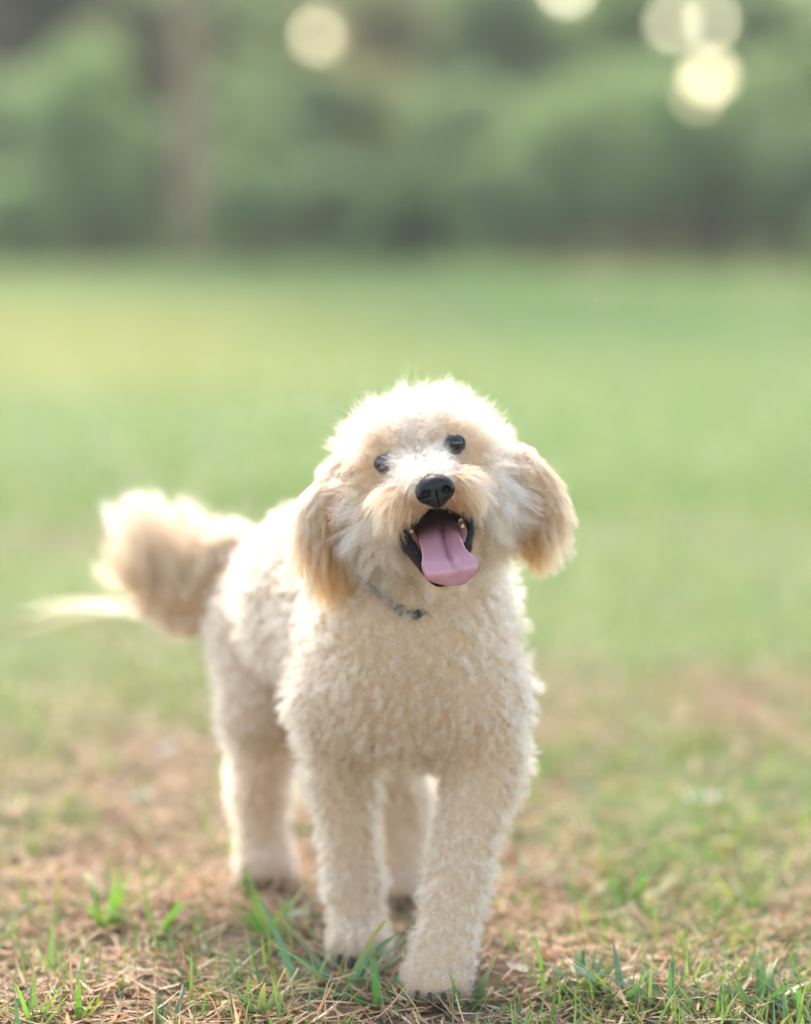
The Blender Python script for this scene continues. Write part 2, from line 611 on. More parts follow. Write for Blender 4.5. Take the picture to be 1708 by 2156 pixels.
def make_shrub(name, x, y, rx, h, leaves, size, pal, label, group='shrubs along the edge of the wood', seed=1, z0=0.15, nblob=9, ry=None):
    root = empty(name, (x, y, 0), label, 'shrub', group)
    bpy.context.view_layer.update()
    r = np.random.default_rng(seed)
    blobs = []
    for i in range(nblob):
        f = r.uniform(0, 1)
        z = z0 + (h - z0) * (0.15 + 0.75 * f)
        wd = rx * (1.0 - 0.55 * f)
        s = rx * r.uniform(0.35, 0.6)
        sz = min(s * 0.9, (h - z) + 0.05, z - z0 + 0.25)
        blobs.append(((x + r.uniform(-wd, wd) * 0.75, y + r.uniform(-wd, wd) * 0.6, z), (s, s, max(sz, 0.12))))
    stems = []
    for (c, s) in blobs:
        b = np.array((x + r.uniform(-0.25, 0.25) * rx, y + r.uniform(-0.2, 0.2) * rx, -0.05))
        c = np.array(c)
        stems.append(tube([b, b * 0.4 + c * 0.6 + np.array((0, 0, -0.1)), c + np.array((0, 0, s[2] * 0.4))], [0.022, 0.014, 0.005], 7, 6))
    v_, q_ = cat_vq(stems)
    mesh_np('stem', v_, q_, M_BARK, root)
    v_, q_, k_ = leaf_cloud(blobs, leaves, size, pal)
    mesh_np('foliage', v_, q_, M_LEAF, root, k_, smooth=False)
    return root


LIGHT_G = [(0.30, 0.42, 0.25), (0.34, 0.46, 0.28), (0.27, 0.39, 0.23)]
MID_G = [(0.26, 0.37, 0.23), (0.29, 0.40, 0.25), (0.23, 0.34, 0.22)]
DARK_G = [(0.035, 0.07, 0.04), (0.045, 0.08, 0.045), (0.03, 0.06, 0.035)]  # deep shade inside the wood, put into the leaf colour
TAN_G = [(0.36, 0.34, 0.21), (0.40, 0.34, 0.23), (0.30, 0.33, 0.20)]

# trunk of the pine on the left and the wood behind it
M_BARK_RED = plain('reddish_bark', (0.27, 0.19, 0.125), 0.9, 0.2, 0.4, 7, 0.6)
make_tree('pine_tree', -2.12, 27.2, 11.0, 0.15, 2.4, 3.2, 9000, 0.11, MID_G, 'tree with a straight reddish brown trunk rising from the lawn edge', M_BARK_RED, seed=3)
tall = [(-8.5, 43, 9.5, 'MID', 'dark tall tree standing far left of the red trunk, out beyond the frame edge'),
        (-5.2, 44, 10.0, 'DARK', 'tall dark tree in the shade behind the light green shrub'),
        (-2.6, 45, 9.5, 'TAN', 'olive tinged tree standing behind the red brown trunk'),
        (0.4, 45, 10.0, 'TAN', 'olive tall tree between the tan light spot and the frame centre'),
        (3.0, 44, 9.0, 'MID', 'mid green tall tree beside the bright sky gaps'),
        (5.8, 43, 9.5, 'TAN', 'olive tall tree behind the right hand shrubs'),
        (9.0, 41, 9.5, 'MID', 'tall tree at the far right end of the wood')]
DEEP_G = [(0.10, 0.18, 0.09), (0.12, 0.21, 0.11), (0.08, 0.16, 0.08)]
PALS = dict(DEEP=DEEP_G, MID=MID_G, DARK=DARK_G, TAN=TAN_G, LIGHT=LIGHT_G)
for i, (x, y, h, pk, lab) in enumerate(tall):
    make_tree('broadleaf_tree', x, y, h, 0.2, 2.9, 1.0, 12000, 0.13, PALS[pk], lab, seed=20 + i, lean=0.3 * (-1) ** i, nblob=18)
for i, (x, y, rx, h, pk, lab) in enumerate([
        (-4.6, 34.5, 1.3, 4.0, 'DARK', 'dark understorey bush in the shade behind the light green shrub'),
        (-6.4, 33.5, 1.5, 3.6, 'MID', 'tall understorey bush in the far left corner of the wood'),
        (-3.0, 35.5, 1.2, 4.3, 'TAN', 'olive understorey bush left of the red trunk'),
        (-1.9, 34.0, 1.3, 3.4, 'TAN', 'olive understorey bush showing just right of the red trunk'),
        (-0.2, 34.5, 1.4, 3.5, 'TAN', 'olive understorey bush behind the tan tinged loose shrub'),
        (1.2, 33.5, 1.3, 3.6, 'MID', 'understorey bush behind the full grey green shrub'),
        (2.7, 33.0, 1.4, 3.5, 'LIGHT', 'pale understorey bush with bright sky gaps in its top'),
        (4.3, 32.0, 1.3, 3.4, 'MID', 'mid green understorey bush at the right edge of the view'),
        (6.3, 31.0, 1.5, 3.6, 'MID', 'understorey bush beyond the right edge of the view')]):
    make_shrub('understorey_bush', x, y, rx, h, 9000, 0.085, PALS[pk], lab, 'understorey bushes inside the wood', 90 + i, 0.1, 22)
shrubs = [(-4.6, 30.0, 1.3, 2.0, 'MID', 'mid green bushy shrub at the frame edge left of the red trunk'),
          (-3.45, 28.2, 0.75, 2.35, 'LIGHT', 'tall light green pointed shrub left of the red trunk'),
          (-2.75, 30.0, 0.9, 1.55, 'MID', 'low mid green shrub filling the space beside the red trunk'),
          (-1.3, 29.2, 1.0, 1.7, 'MID', 'round mid green shrub just right of the red trunk'),
          (-0.45, 31.0, 1.0, 2.2, 'TAN', 'tan tinged loose shrub under the small tan light spot'),
          (0.05, 26.6, 0.55, 0.8, 'DEEP', 'small dark green shrub low at the lawn edge'),
          (0.55, 29.0, 1.0, 1.9, 'MID', 'full grey green shrub above the small dark shrub'),
          (1.7, 28.0, 1.2, 2.1, 'LIGHT', 'broad pale green shrub left of the bright sky gap'),
          (2.9, 27.0, 1.25, 1.95, 'LIGHT', 'pale green shrub overhanging the dark brown bank'),
          (4.1, 26.0, 1.1, 1.5, 'MID', 'blue green shrub at the right end of the dark bank'),
          (-6.3, 31.5, 1.4, 2.2, 'MID', 'mid green shrub beyond the left edge of the view'),
          (5.6, 25.5, 1.4, 2.0, 'MID', 'mid green shrub beyond the right edge of the view'),
          (-3.9, 27.0, 0.55, 0.9, 'LIGHT', 'low pale shrub at the foot of the tall light green one'),
          (-2.95, 27.6, 0.5, 1.0, 'LIGHT', 'low pale shrub touching the left side of the red trunk'),
          (-1.55, 27.3, 0.6, 1.05, 'LIGHT', 'low pale shrub touching the right side of the red trunk'),
          (-0.75, 27.6, 0.5, 0.95, 'MID', 'low mid green shrub under the tan tinged loose shrub'),
          (0.75, 27.0, 0.55, 1.1, 'LIGHT', 'low pale shrub right of the small dark one'),
          (1.25, 27.6, 0.6, 1.4, 'MID', 'waist high mid green shrub at the left end of the dark bank'),
          (2.3, 27.6, 0.8, 2.2, 'MID', 'tall mid green shrub between the two broad pale ones'),
          (3.5, 27.0, 0.8, 2.1, 'LIGHT', 'tall pale shrub near the right edge below the bright gaps'),
          (-1.9, 30.8, 0.9, 2.4, 'LIGHT', 'tall pale shrub close behind the red trunk'),
          (-0.9, 30.2, 0.8, 2.1, 'MID', 'mid green shrub between the two olive bushes'),
          (3.65, 22.4, 0.25, 0.5, 'LIGHT', 'tiny bright green seedling bush at the right end of the lawn')]
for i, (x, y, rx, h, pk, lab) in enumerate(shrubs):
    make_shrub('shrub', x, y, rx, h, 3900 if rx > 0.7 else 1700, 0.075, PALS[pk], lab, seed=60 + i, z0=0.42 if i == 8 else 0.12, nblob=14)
for i in range(13):                         # the wood goes on past both sides of the view
    x = -8.0 - 1.5 * i if i < 8 else 7.2 + 1.6 * (i - 8)
    ye = float(edge_y(np.array([x]))[0])
    make_shrub('understorey_bush', x, ye + 2.2, 1.5, 3.4, 7000, 0.10, MID_G if i % 2 else LIGHT_G, 'green bush of the wood outside the view', 'bushes of the wood outside the view', 130 + i, 0.1, 20)
    if i % 2 == 0:
        make_tree('broadleaf_tree', x - 0.5, ye + 9.0, 9.5, 0.2, 2.9, 1.0, 9000, 0.14, MID_G, 'tall tree of the wood outside the view', group='trees of the wood outside the view', seed=150 + i, nblob=16)
# low bank of leaf litter, coloured dark for the shade under the right-hand shrubs
bx = np.linspace(-1, 1, 40)
by = np.linspace(-1, 1, 20)
ax_, ay_ = np.meshgrid(bx, by, indexing='ij')
r2 = np.clip(1 - ax_ ** 2 - ay_ ** 2, 0, 1)
bz = 0.42 * r2 ** 0.8 - 0.04
pp = np.stack([2.75 + 1.75 * ax_.ravel(), 25.6 + 1.0 * ay_.ravel() - 0.95 * ax_.ravel() * 0.8], 1)
bz = bz.ravel() + 0.05 * vnoise(pp * 4, 9) * (r2.ravel() > 0)
idx = np.arange(800).reshape(40, 20)
bq = np.stack([idx[:-1, :-1], idx[1:, :-1], idx[1:, 1:], idx[:-1, 1:]], -1).reshape(-1, 4)
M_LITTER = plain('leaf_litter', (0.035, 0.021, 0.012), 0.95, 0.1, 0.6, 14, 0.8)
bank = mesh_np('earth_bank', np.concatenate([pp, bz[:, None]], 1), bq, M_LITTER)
tag(bank, kind='structure')

# pale air over the lawn
def haze_box():
    v = np.array([(x, y, z) for x in (-930, 930) for y in (-330, 1530) for z in (-1.2, 13.0)])
    q = np.array([(0, 1, 3, 2), (4, 6, 7, 5), (0, 4, 5, 1), (2, 3, 7, 6), (0, 2, 6, 4), (1, 5, 7, 3)])
    m = bpy.data.materials.new('pale_haze')
    m.use_nodes = True
    t = m.node_tree
    t.nodes.remove(t.nodes['Principled BSDF'])
    pv = t.nodes.new('ShaderNodeVolumePrincipled')
    pv.inputs['Color'].default_value = (0.96, 0.97, 0.95, 1)
    pv.inputs['Density'].default_value = 0.0016
    pv.inputs['Anisotropy'].default_value = 0.4
    t.links.new(pv.outputs[0], t.nodes['Material Output'].inputs['Volume'])
    o = mesh_np('haze', v, q, m, smooth=False)
    tag(o, kind='stuff')
haze_box()
# ------------------------------------------------------------------ the dog: signed distance body
# head frame
O = CAM + ray(883, 957) * 2.745
HF = nrm(np.array([(0.05, -0.99, 0.10)]))[0]
_u = np.array((-0.225, 0.0, 0.975))
HU = nrm((_u - HF * _u.dot(HF))[None])[0]
HX = np.cross(HU, HF)
HM = np.stack([HX, HU, HF])                       # rows: world -> head


def Hd(x, y, z):
    return O + HM.T @ np.array((x, y, z), float)


PRIMS = []                                          # (group, kind, data, blend)


def ell(group, c, r, rot=None, k=0.02):
    PRIMS.append((group, 'e', (np.array(c, float), np.array(r, float), np.eye(3) if rot is None else rot), k))


def cap(group, a, b, ra, rb, k=0.02):
    PRIMS.append((group, 'c', (np.array(a, float), np.array(b, float), ra, rb), k))


def prim_d(kind, d, p):
    if kind == 'e':
        c, r, rot = d
        q = (p - c) @ rot.T
        k0 = np.linalg.norm(q / r, axis=-1)
        k1 = np.linalg.norm(q / (r * r), axis=-1)
        return np.where(k1 > 1e-6, k0 * (k0 - 1) / np.maximum(k1, 1e-6), -r.min())
    a, b, ra, rb = d
    ba = b - a
    h = np.clip(((p - a) @ ba) / ba.dot(ba), 0, 1)
    return np.linalg.norm(p - a - h[..., None] * ba, axis=-1) - (ra + (rb - ra) * h)


def prim_box(kind, d):
    if kind == 'e':
        c, r, rot = d
        m = r.max()
        return c - m, c + m
    a, b, ra, rb = d
    return np.minimum(a - ra, b - rb), np.maximum(a + ra, b + rb)


# trunk
chest = np.array((0.006, 0.05, 0.312))
ell('body', chest, (0.092, 0.088, 0.108), k=0.03)
ell('body', (0.0, 0.02, 0.35), (0.075, 0.065, 0.075), k=0.03)
cap('body', (0.004, 0.09, 0.325), (-0.075, 0.25, 0.332), 0.096, 0.088, 0.03)
cap('body', (-0.075, 0.25, 0.335), (-0.116, 0.37, 0.322), 0.086, 0.067, 0.03)
cap('body', (0.006, 0.09, 0.37), (0.02, 0.0, 0.455), 0.078, 0.062, 0.03)
# forelegs
a = P(712, 1480, 0.075); b = P(722, 1630, 0.115); c = P(744, 1860, 0.105); d = P(755, 1985, 0.085)
cap('leg', a, b, 0.046, 0.031, 0.03); cap('leg', b, c, 0.030, 0.0225); cap('leg', c, d, 0.0225, 0.025)
PAWS = [G(757, 2030) + np.array((0, 0.01, 0.020))]
ell('leg', PAWS[0], (0.028, 0.036, 0.021), k=0.015)
a = P(1002, 1480, 0.02); b = P(1022, 1610, 0.035); c = P(962, 1850, -0.02); d = P(935, 2010, -0.060)
cap('leg', a, b, 0.048, 0.033, 0.03); cap('leg', b, c, 0.032, 0.024); cap('leg', c, d, 0.024, 0.026)
PAWS.append(G(919, 2108) + np.array((0, 0.012, 0.021)))
ell('leg', PAWS[1], (0.029, 0.038, 0.022), k=0.015)
# hind legs: thigh, shank back to the hock, near vertical pastern
a = P(566, 1330, 0.36); b = P(560, 1500, 0.30); c = P(549, 1660, 0.425); d = P(557, 1815, 0.405)
cap('leg', a, b, 0.060, 0.042, 0.03); cap('leg', b, c, 0.041, 0.026); cap('leg', c, d, 0.025, 0.025)
PAWS.append(G(560, 1872) + np.array((0, 0.015, 0.021)))
ell('leg', PAWS[2], (0.030, 0.040, 0.022), k=0.015)
a = P(740, 1330, 0.33); b = P(800, 1500, 0.24); c = P(850, 1680, 0.35); d = P(848, 1830, 0.32)
cap('leg', a, b, 0.066, 0.042, 0.03); cap('leg', b, c, 0.038, 0.025); cap('leg', c, d, 0.024, 0.024)
PAWS.append(G(848, 1904) + np.array((0, 0.012, 0.021)))
ell('leg', PAWS[3], (0.029, 0.038, 0.022), k=0.015)
for pw in PAWS:
    for dx in (-0.019, -0.0065, 0.0065, 0.019):
        ell('toe', pw + np.array((dx * 1.06, -0.035 + abs(dx) * 0.55, -0.002)), (0.0098, 0.0160, 0.0155), k=0.003)
# tail, curled up and to the side
TAIL = [P(490, 1195, 0.42), P(440, 1255, 0.45), P(378, 1272, 0.465), P(326, 1246, 0.475), P(304, 1190, 0.48), P(314, 1135, 0.485)]
for i in range(5):
    cap('tail', TAIL[i], TAIL[i + 1], (0.036, 0.030, 0.021, 0.015, 0.012)[i], (0.030, 0.021, 0.015, 0.012, 0.009)[i], 0.015)
# head
ell('head', Hd(0.004, -0.014, -0.066), (0.066, 0.058, 0.064), HM, 0.02)
ell('head', Hd(0.004, -0.040, -0.062), (0.074, 0.050, 0.050), HM, 0.02)
ell('head', Hd(-0.044, -0.056, -0.048), (0.030, 0.040, 0.038), HM, 0.02)
ell('head', Hd(0.048, -0.056, -0.048), (0.030, 0.040, 0.038), HM, 0.02)
cap('muzzle', Hd(0, -0.020, -0.02), Hd(0, -0.031, 0.056), 0.031, 0.0165, 0.015)
ell('muzzle', Hd(-0.026, -0.040, 0.026), (0.017, 0.0165, 0.026), HM, 0.012)
ell('muzzle', Hd(0.026, -0.040, 0.026), (0.017, 0.0165, 0.026), HM, 0.012)
cap('jaw', Hd(-0.022, -0.070, -0.045), Hd(-0.006, -0.1105, 0.008), 0.022, 0.0135, 0.010)
cap('jaw', Hd(0.022, -0.070, -0.045), Hd(0.006, -0.1105, 0.008), 0.022, 0.0135, 0.010)
# ears, hanging flaps
EAR_L = (P(724, 1000, -0.005), P(684, 1150, -0.026))
EAR_R = (P(1085, 975, 0.0), P(1138, 1105, -0.014))
def ear(pa, pb, wide):
    ax = nrm((pb - pa)[None])[0]
    fr = nrm(np.cross(ax, (0, 1.0, 0))[None])[0]
    rot = np.stack([fr, np.cross(ax, fr), ax])
    ell('ear', pa * 0.35 + pb * 0.65, (wide, 0.011, 0.042), rot, 0.012)
    cap('ear', pa, pa * 0.5 + pb * 0.5, 0.016, 0.014, 0.015)
ear(*EAR_L, 0.030)
ear(*EAR_R, 0.029)

EYES = [Hd(-0.0330, 0.000, -0.0112), Hd(0.0352, 0.0025, -0.0100)]
NOSE = Hd(0.0025, -0.0335, 0.070)
# open mouth: carved between muzzle and lower jaw
CAV = (Hd(0.0, -0.0765, 0.004), np.array((0.037, 0.0285, 0.046)),
       np.stack([HX, nrm((HU * 0.86 + HF * 0.50)[None])[0], nrm((HF * 0.86 - HU * 0.50)[None])[0]]))


def group_d(p, groups=None):
    out = np.full(p.shape[:-1], 9.0)
    for g, kd, dt, k in PRIMS:
        if groups is None or g in groups:
            out = np.minimum(out, prim_d(kd, dt, p))
    return out


def sd_field(lo, hi, h, prims, cuts):
    n = np.ceil((hi - lo) / h).astype(int) + 1
    F = np.full(n, 0.2, np.float32)
    ax = [lo[i] + h * np.arange(n[i]) for i in range(3)]

    def block(b0, b1):
        i0 = np.clip(((b0 - lo) / h).astype(int), 0, n - 1)
        i1 = np.clip(((b1 - lo) / h).astype(int) + 2, 1, n)
        g = np.stack(np.meshgrid(*[ax[i][i0[i]:i1[i]] for i in range(3)], indexing='ij'), -1)
        return (slice(i0[0], i1[0]), slice(i0[1], i1[1]), slice(i0[2], i1[2])), g
    for g, kd, dt, k in prims:
        b0, b1 = prim_box(kd, dt)
        s, pts = block(b0 - k - 0.03, b1 + k + 0.03)
        d = prim_d(kd, dt, pts)
        f = F[s]
        hh = np.clip(0.5 + 0.5 * (f - d) / k, 0, 1)
        F[s] = f * (1 - hh) + d * hh - k * hh * (1 - hh)
    for kd, dt, k in cuts:
        b0, b1 = prim_box(kd, dt)
        s, pts = block(b0 - k - 0.02, b1 + k + 0.02)
        d = -prim_d(kd, dt, pts)
        f = F[s]
        hh = np.clip(0.5 - 0.5 * (f - d) / k, 0, 1)
        F[s] = f * (1 - hh) + d * hh + k * hh * (1 - hh)
    return F


def surface_nets(F, lo, h):
    S = F < 0
    n = np.array(F.shape)
    act = np.zeros(n - 1, bool)
    cnt = np.zeros(n - 1, np.int8)
    for dx in (0, 1):
        for dy in (0, 1):
            for dz in (0, 1):
                cnt += S[dx:n[0] - 1 + dx, dy:n[1] - 1 + dy, dz:n[2] - 1 + dz]
    act = (cnt > 0) & (cnt < 8)
    ijk = np.argwhere(act)
    vid = np.full(n - 1, -1, np.int64)
    vid[act] = np.arange(len(ijk))
    acc = np.zeros((len(ijk), 3)); num = np.zeros(len(ijk))
    corners = [(a_, b_, c_) for a_ in (0, 1) for b_ in (0, 1) for c_ in (0, 1)]
    val = {c_: F[ijk[:, 0] + c_[0], ijk[:, 1] + c_[1], ijk[:, 2] + c_[2]] for c_ in corners}
    for c_ in corners:
        for axn in range(3):
            if c_[axn] == 0:
                e_ = list(c_); e_[axn] = 1; e_ = tuple(e_)
                v0, v1 = val[c_], val[e_]
                mk = (v0 < 0) != (v1 < 0)
                t = np.where(mk, v0 / np.where(mk, v0 - v1, 1), 0)
                pt = np.tile(np.array(c_, float), (len(ijk), 1))
                pt[:, axn] += t
                acc += pt * mk[:, None]; num += mk
    V = lo + h * (ijk + acc / num[:, None])
    faces = []
    for axn in range(3):
        o1, o2 = [(1, 2), (2, 0), (0, 1)][axn]
        sl0 = [slice(None)] * 3; sl1 = [slice(None)] * 3
        sl0[axn] = slice(0, n[axn] - 1); sl1[axn] = slice(1, n[axn])
        A, B = S[tuple(sl0)], S[tuple(sl1)]
        e_ = np.argwhere(A != B)
        ok = (e_[:, o1] > 0) & (e_[:, o2] > 0) & (e_[:, o1] < n[o1] - 1) & (e_[:, o2] < n[o2] - 1)
        e_ = e_[ok]
        inside = A[e_[:, 0], e_[:, 1], e_[:, 2]]
        def cell(d1, d2):
            q = e_.copy(); q[:, o1] += d1; q[:, o2] += d2
            return vid[q[:, 0], q[:, 1], q[:, 2]]
        q = np.stack([cell(-1, -1), cell(0, -1), cell(0, 0), cell(-1, 0)], 1)
        q[~inside] = q[~inside][:, ::-1]
        faces.append(q)
    return V, np.concatenate(faces)


dog = empty('dog', (0, 0, 0), 'fluffy cream doodle dog walking on the grass with its head tilted and tongue out', 'dog')
hstep = 0.004
lo = np.min([prim_box(k_, d_)[0] for _, k_, d_, _ in PRIMS], 0) - 0.02
hi = np.max([prim_box(k_, d_)[1] for _, k_, d_, _ in PRIMS], 0) + 0.02
cuts = [('e', CAV, 0.006)] + [('e', (e_, np.full(3, 0.0095), np.eye(3)), 0.003) for e_ in EYES]
FLD = sd_field(lo, hi, hstep, PRIMS, cuts)
BV, BF = surface_nets(FLD, lo, hstep)


def fld_grad(p):
    q = np.clip(((p - lo) / hstep), 1, np.array(FLD.shape) - 3)
    i = q.astype(int)
    f = q - i
    g = np.zeros_like(p)
    for axn in range(3):
        a0 = 0
        for c_ in ((0, 0, 0), (1, 0, 0), (0, 1, 0), (0, 0, 1), (1, 1, 0), (1, 0, 1), (0, 1, 1), (1, 1, 1)):
            wt = np.prod([f[:, j] if c_[j] else 1 - f[:, j] for j in range(3)], 0)
            j = i + np.array(c_)
            up = j.copy(); up[:, axn] += 1
            dn = j.copy(); dn[:, axn] -= 1
            a0 = a0 + wt * (FLD[up[:, 0], up[:, 1], up[:, 2]] - FLD[dn[:, 0], dn[:, 1], dn[:, 2]])
        g[:, axn] = a0
    return nrm(g)


def in_mouth(p):
    return prim_d('e', CAV, p)


CREAM = np.array((0.455, 0.34, 0.25))
WHITE = np.array((0.46, 0.36, 0.275))
APRI = np.array((0.43, 0.22, 0.115))
skin_col = np.tile(CREAM * np.array((1.0, 0.9, 0.8)), (len(BV), 1))
md = in_mouth(BV)
skin_col[md < 0.004] = (0.035, 0.014, 0.014)
for e_ in EYES:
    skin_col[np.linalg.norm(BV - e_, axis=1) < 0.0106] = (0.02, 0.015, 0.013)


def skin_material():
    m, t, b = new_mat('dog_skin')
    a = attr_node(t)
    t.links.new(a.outputs['Color'], b.inputs['Base Color'])
    b.inputs['Roughness'].default_value = 0.8
    b.inputs['Specular IOR Level'].default_value = 0.2
    return m


skin_col[np.linalg.norm(BV - NOSE, axis=1) < 0.0140] = (0.02, 0.016, 0.016)
body = mesh_np('body', BV, BF, skin_material(), dog, skin_col)

# ---- nose, eyes, tongue, lips, teeth, claws
def sdf_part(name, fn, lo_, hi_, h, mat, parent):
    n = np.ceil((hi_ - lo_) / h).astype(int) + 1
    g = np.stack(np.meshgrid(*[lo_[i] + h * np.arange(n[i]) for i in range(3)], indexing='ij'), -1)
    v, q = surface_nets(fn(g).astype(np.float32), lo_, h)
    return mesh_np(name, v, q, mat, parent)


def smin(a, b, k):
    h_ = np.clip(0.5 + 0.5 * (b - a) / k, 0, 1)
    return b * (1 - h_) + a * h_ - k * h_ * (1 - h_)


def smax(a, b, k):
    return -smin(-a, -b, k)


def hl(p):                                            # world -> head local
    return (p - O) @ HM.T


NL = hl(NOSE[None])[0]


def nose_fn(p):
    q = hl(p) - NL
    def el(c, r):
        s = (q - np.array(c)) / np.array(r)
        k0 = np.linalg.norm(s, axis=-1); k1 = np.linalg.norm(s / np.array(r), axis=-1)
        return k0 * (k0 - 1) / np.maximum(k1, 1e-6)
    d = el((0, 0.003, -0.004), (0.0165, 0.0105, 0.0125))
    d = smin(d, el((-0.0095, -0.0015, 0.0005), (0.0085, 0.0095, 0.0085)), 0.004)
    d = smin(d, el((0.0095, -0.0015, 0.0005), (0.0085, 0.0095, 0.0085)), 0.004)
    d = smin(d, el((0, -0.0085, -0.001), (0.009, 0.0085, 0.0075)), 0.005)
    for s in (-1, 1):
        d = smax(d, -el((s * 0.0092, -0.0022, 0.0085), (0.0042, 0.0036, 0.0065)), 0.0015)
        d = smax(d, -el((s * 0.0150, -0.0050, 0.006), (0.005, 0.0014, 0.006)), 0.0015)
    groove = np.maximum(np.abs(q[..., 0]) - 0.0006, -(q[..., 2] - 0.002))
    groove = np.maximum(groove, q[..., 1] + 0.002)
    d = smax(d, -groove, 0.0012)
    return d


M_NOSE = plain('dog_nose_leather', (0.007, 0.006, 0.0065), 0.45, 0.32, 0.35, 900, 0.35)
sdf_part('nose', nose_fn, NOSE - 0.032, NOSE + 0.032, 0.0007, M_NOSE, dog)


def eye_material():
    m, t, b = new_mat('dog_eye')
    tc = t.nodes.new('ShaderNodeTexCoord')
    sep = t.nodes.new('ShaderNodeSeparateXYZ')
    t.links.new(tc.outputs['Object'], sep.inputs[0])
    rp = t.nodes.new('ShaderNodeValToRGB')
    e_ = rp.color_ramp.elements
    e_[0].position = 0.0; e_[0].color = (0.30, 0.24, 0.20, 1)
    e_[1].position = 1.0; e_[1].color = (0.003, 0.003, 0.003, 1)
    for pos, c_ in ((0.42, (0.14, 0.09, 0.07, 1)), (0.5, (0.016, 0.007, 0.003, 1)), (0.8, (0.028, 0.012, 0.005, 1)), (0.86, (0.003, 0.003, 0.003, 1))):
        x_ = e_.new(pos); x_.color = c_
    mp = t.nodes.new('ShaderNodeMapRange')
    mp.inputs['From Min'].default_value = -0.0095
    mp.inputs['From Max'].default_value = 0.0095
    t.links.new(sep.outputs['Z'], mp.inputs['Value'])
    t.links.new(mp.outputs[0], rp.inputs['Fac'])
    t.links.new(rp.outputs['Color'], b.inputs['Base Color'])
    b.inputs['Roughness'].default_value = 0.3
    b.inputs['Specular IOR Level'].default_value = 0.1
    b.inputs['Coat Weight'].default_value = 1.0
    b.inputs['Coat Roughness'].default_value = 0.02
    return m


M_EYE = eye_material()
M_RIM = plain('eyelid_skin', (0.016, 0.012, 0.011), 0.4, 0.5)
bpy.context.view_layer.update()
for e_ in EYES:
    bm = bmesh.new()
    bmesh.ops.create_uvsphere(bm, u_segments=32, v_segments=24, radius=0.0089)
    for v in bm.verts:                                   # cornea bulge on +Z
        z = v.co.z / 0.0089
        if z > 0.6:
            v.co *= 1 + 0.07 * (z - 0.6) / 0.4
    for f in bm.faces:
        f.smooth = True
    me = bpy.data.meshes.new('eye')
    bm.to_mesh(me); bm.free()
    me.materials.append(M_EYE)
    eo = bpy.data.objects.new('eye', me)
    C.objects.link(eo)
    look = Vector((0.02, -0.985, 0.16)).normalized()
    eo.matrix_world = Matrix.Translation(Vector(e_)) @ look.to_track_quat('Z', 'Y').to_matrix().to_4x4()
    eo.parent = dog
    # dark lid rim
    th = np.linspace(0, 2 * np.pi, 25)
    lk = np.array(look)
    ring = [e_ + HX * 0.0084 * math.cos(t_) + HU * (0.0069 * math.sin(t_) - 0.0004) + lk * 0.0042 for t_ in th]
    v_, q_ = tube(ring, [0.0013] * 5, 49, 8)
    mesh_np('eyelid', v_, q_, M_RIM, dog)


def loft_tongue():
    # (left edge px, right edge px, depth) of the tongue from throat to tip
    rows = [((886, 1112), (962, 1100), 2.785, 0.2), ((879, 1123), (970, 1110), 2.758, 0.5), ((880, 1140), (974, 1126), 2.727, 0.8),
            ((887, 1160), (977, 1148), 2.708, 1.0), ((890, 1178), (984, 1163), 2.695, 1.0), ((888, 1192), (998, 1174), 2.687, 0.9),
            ((890, 1203), (1009, 1184), 2.684, 0.8), ((895, 1214), (1010, 1194), 2.683, 0.7), ((906, 1222), (1002, 1207), 2.685, 0.6),
            ((925, 1228), (988, 1219), 2.687, 0.4), ((946, 1231), (976, 1227), 2.689, 0.2), ((958, 1232), (967, 1231), 2.690, 0.1)]
    L = np.array([CAM + ray(*r[0]) * r[2] for r in rows])
    Rr = np.array([CAM + ray(*r[1]) * r[2] for r in rows])
    gr = np.array([r[3] for r in rows])
    nr = 44
    L, Rr = catmull(L, nr), catmull(Rr, nr)
    gr = np.interp(np.linspace(0, 1, nr), np.linspace(0, 1, len(rows)), gr)
    ctr = (L + Rr) / 2
    tg = nrm(np.gradient(ctr, axis=0))
    wv = Rr - L
    nn = nrm(np.cross(wv, tg))
    nn = np.where((nn[:, 1:2] > 0), -nn, nn)             # the upper face looks out of the mouth
    m = 21
    s = np.linspace(0, 1, m)
    top, bot = [], []
    for i in range(nr):
        wid = np.linalg.norm(wv[i])
        edge = np.sqrt(np.clip(1 - (2 * s - 1) ** 2, 0, 1))
        g0 = 0.58
        h_ = 0.0036 * edge + 0.0018 * gr[i] * np.exp(-((np.abs(s - g0) - 0.26) / 0.16) ** 2) - 0.0055 * gr[i] * np.exp(-((s - g0) / 0.06) ** 2)
        h_ *= np.minimum(1, edge * 2.2) * min(1, wid / 0.02)
        sag = 0.003 * (2 * s - 1) ** 2 * gr[i]
        base = L[i][None] + s[:, None] * wv[i][None]
        top.append(base + nn[i] * (h_ + sag)[:, None])
        bot.append(base - nn[i] * (0.0035 * edge - sag)[:, None])
    V = np.concatenate([np.array(top).reshape(-1, 3), np.array(bot).reshape(-1, 3)])
    ii = np.arange(nr * m).reshape(nr, m)
    Q = np.stack([ii[:-1, :-1], ii[:-1, 1:], ii[1:, 1:], ii[1:, :-1]], -1).reshape(-1, 4)
    Q = np.concatenate([Q, (Q + nr * m)[:, ::-1]])
    side = []
    for a_, b_ in ((ii[:-1, 0], ii[1:, 0]), (ii[1:, -1], ii[:-1, -1])):
        side.append(np.stack([a_, b_, b_ + nr * m, a_ + nr * m], 1))
    side.append(np.stack([ii[-1, :-1], ii[-1, 1:], ii[-1, 1:] + nr * m, ii[-1, :-1] + nr * m], 1))
    return V, np.concatenate([Q] + side)


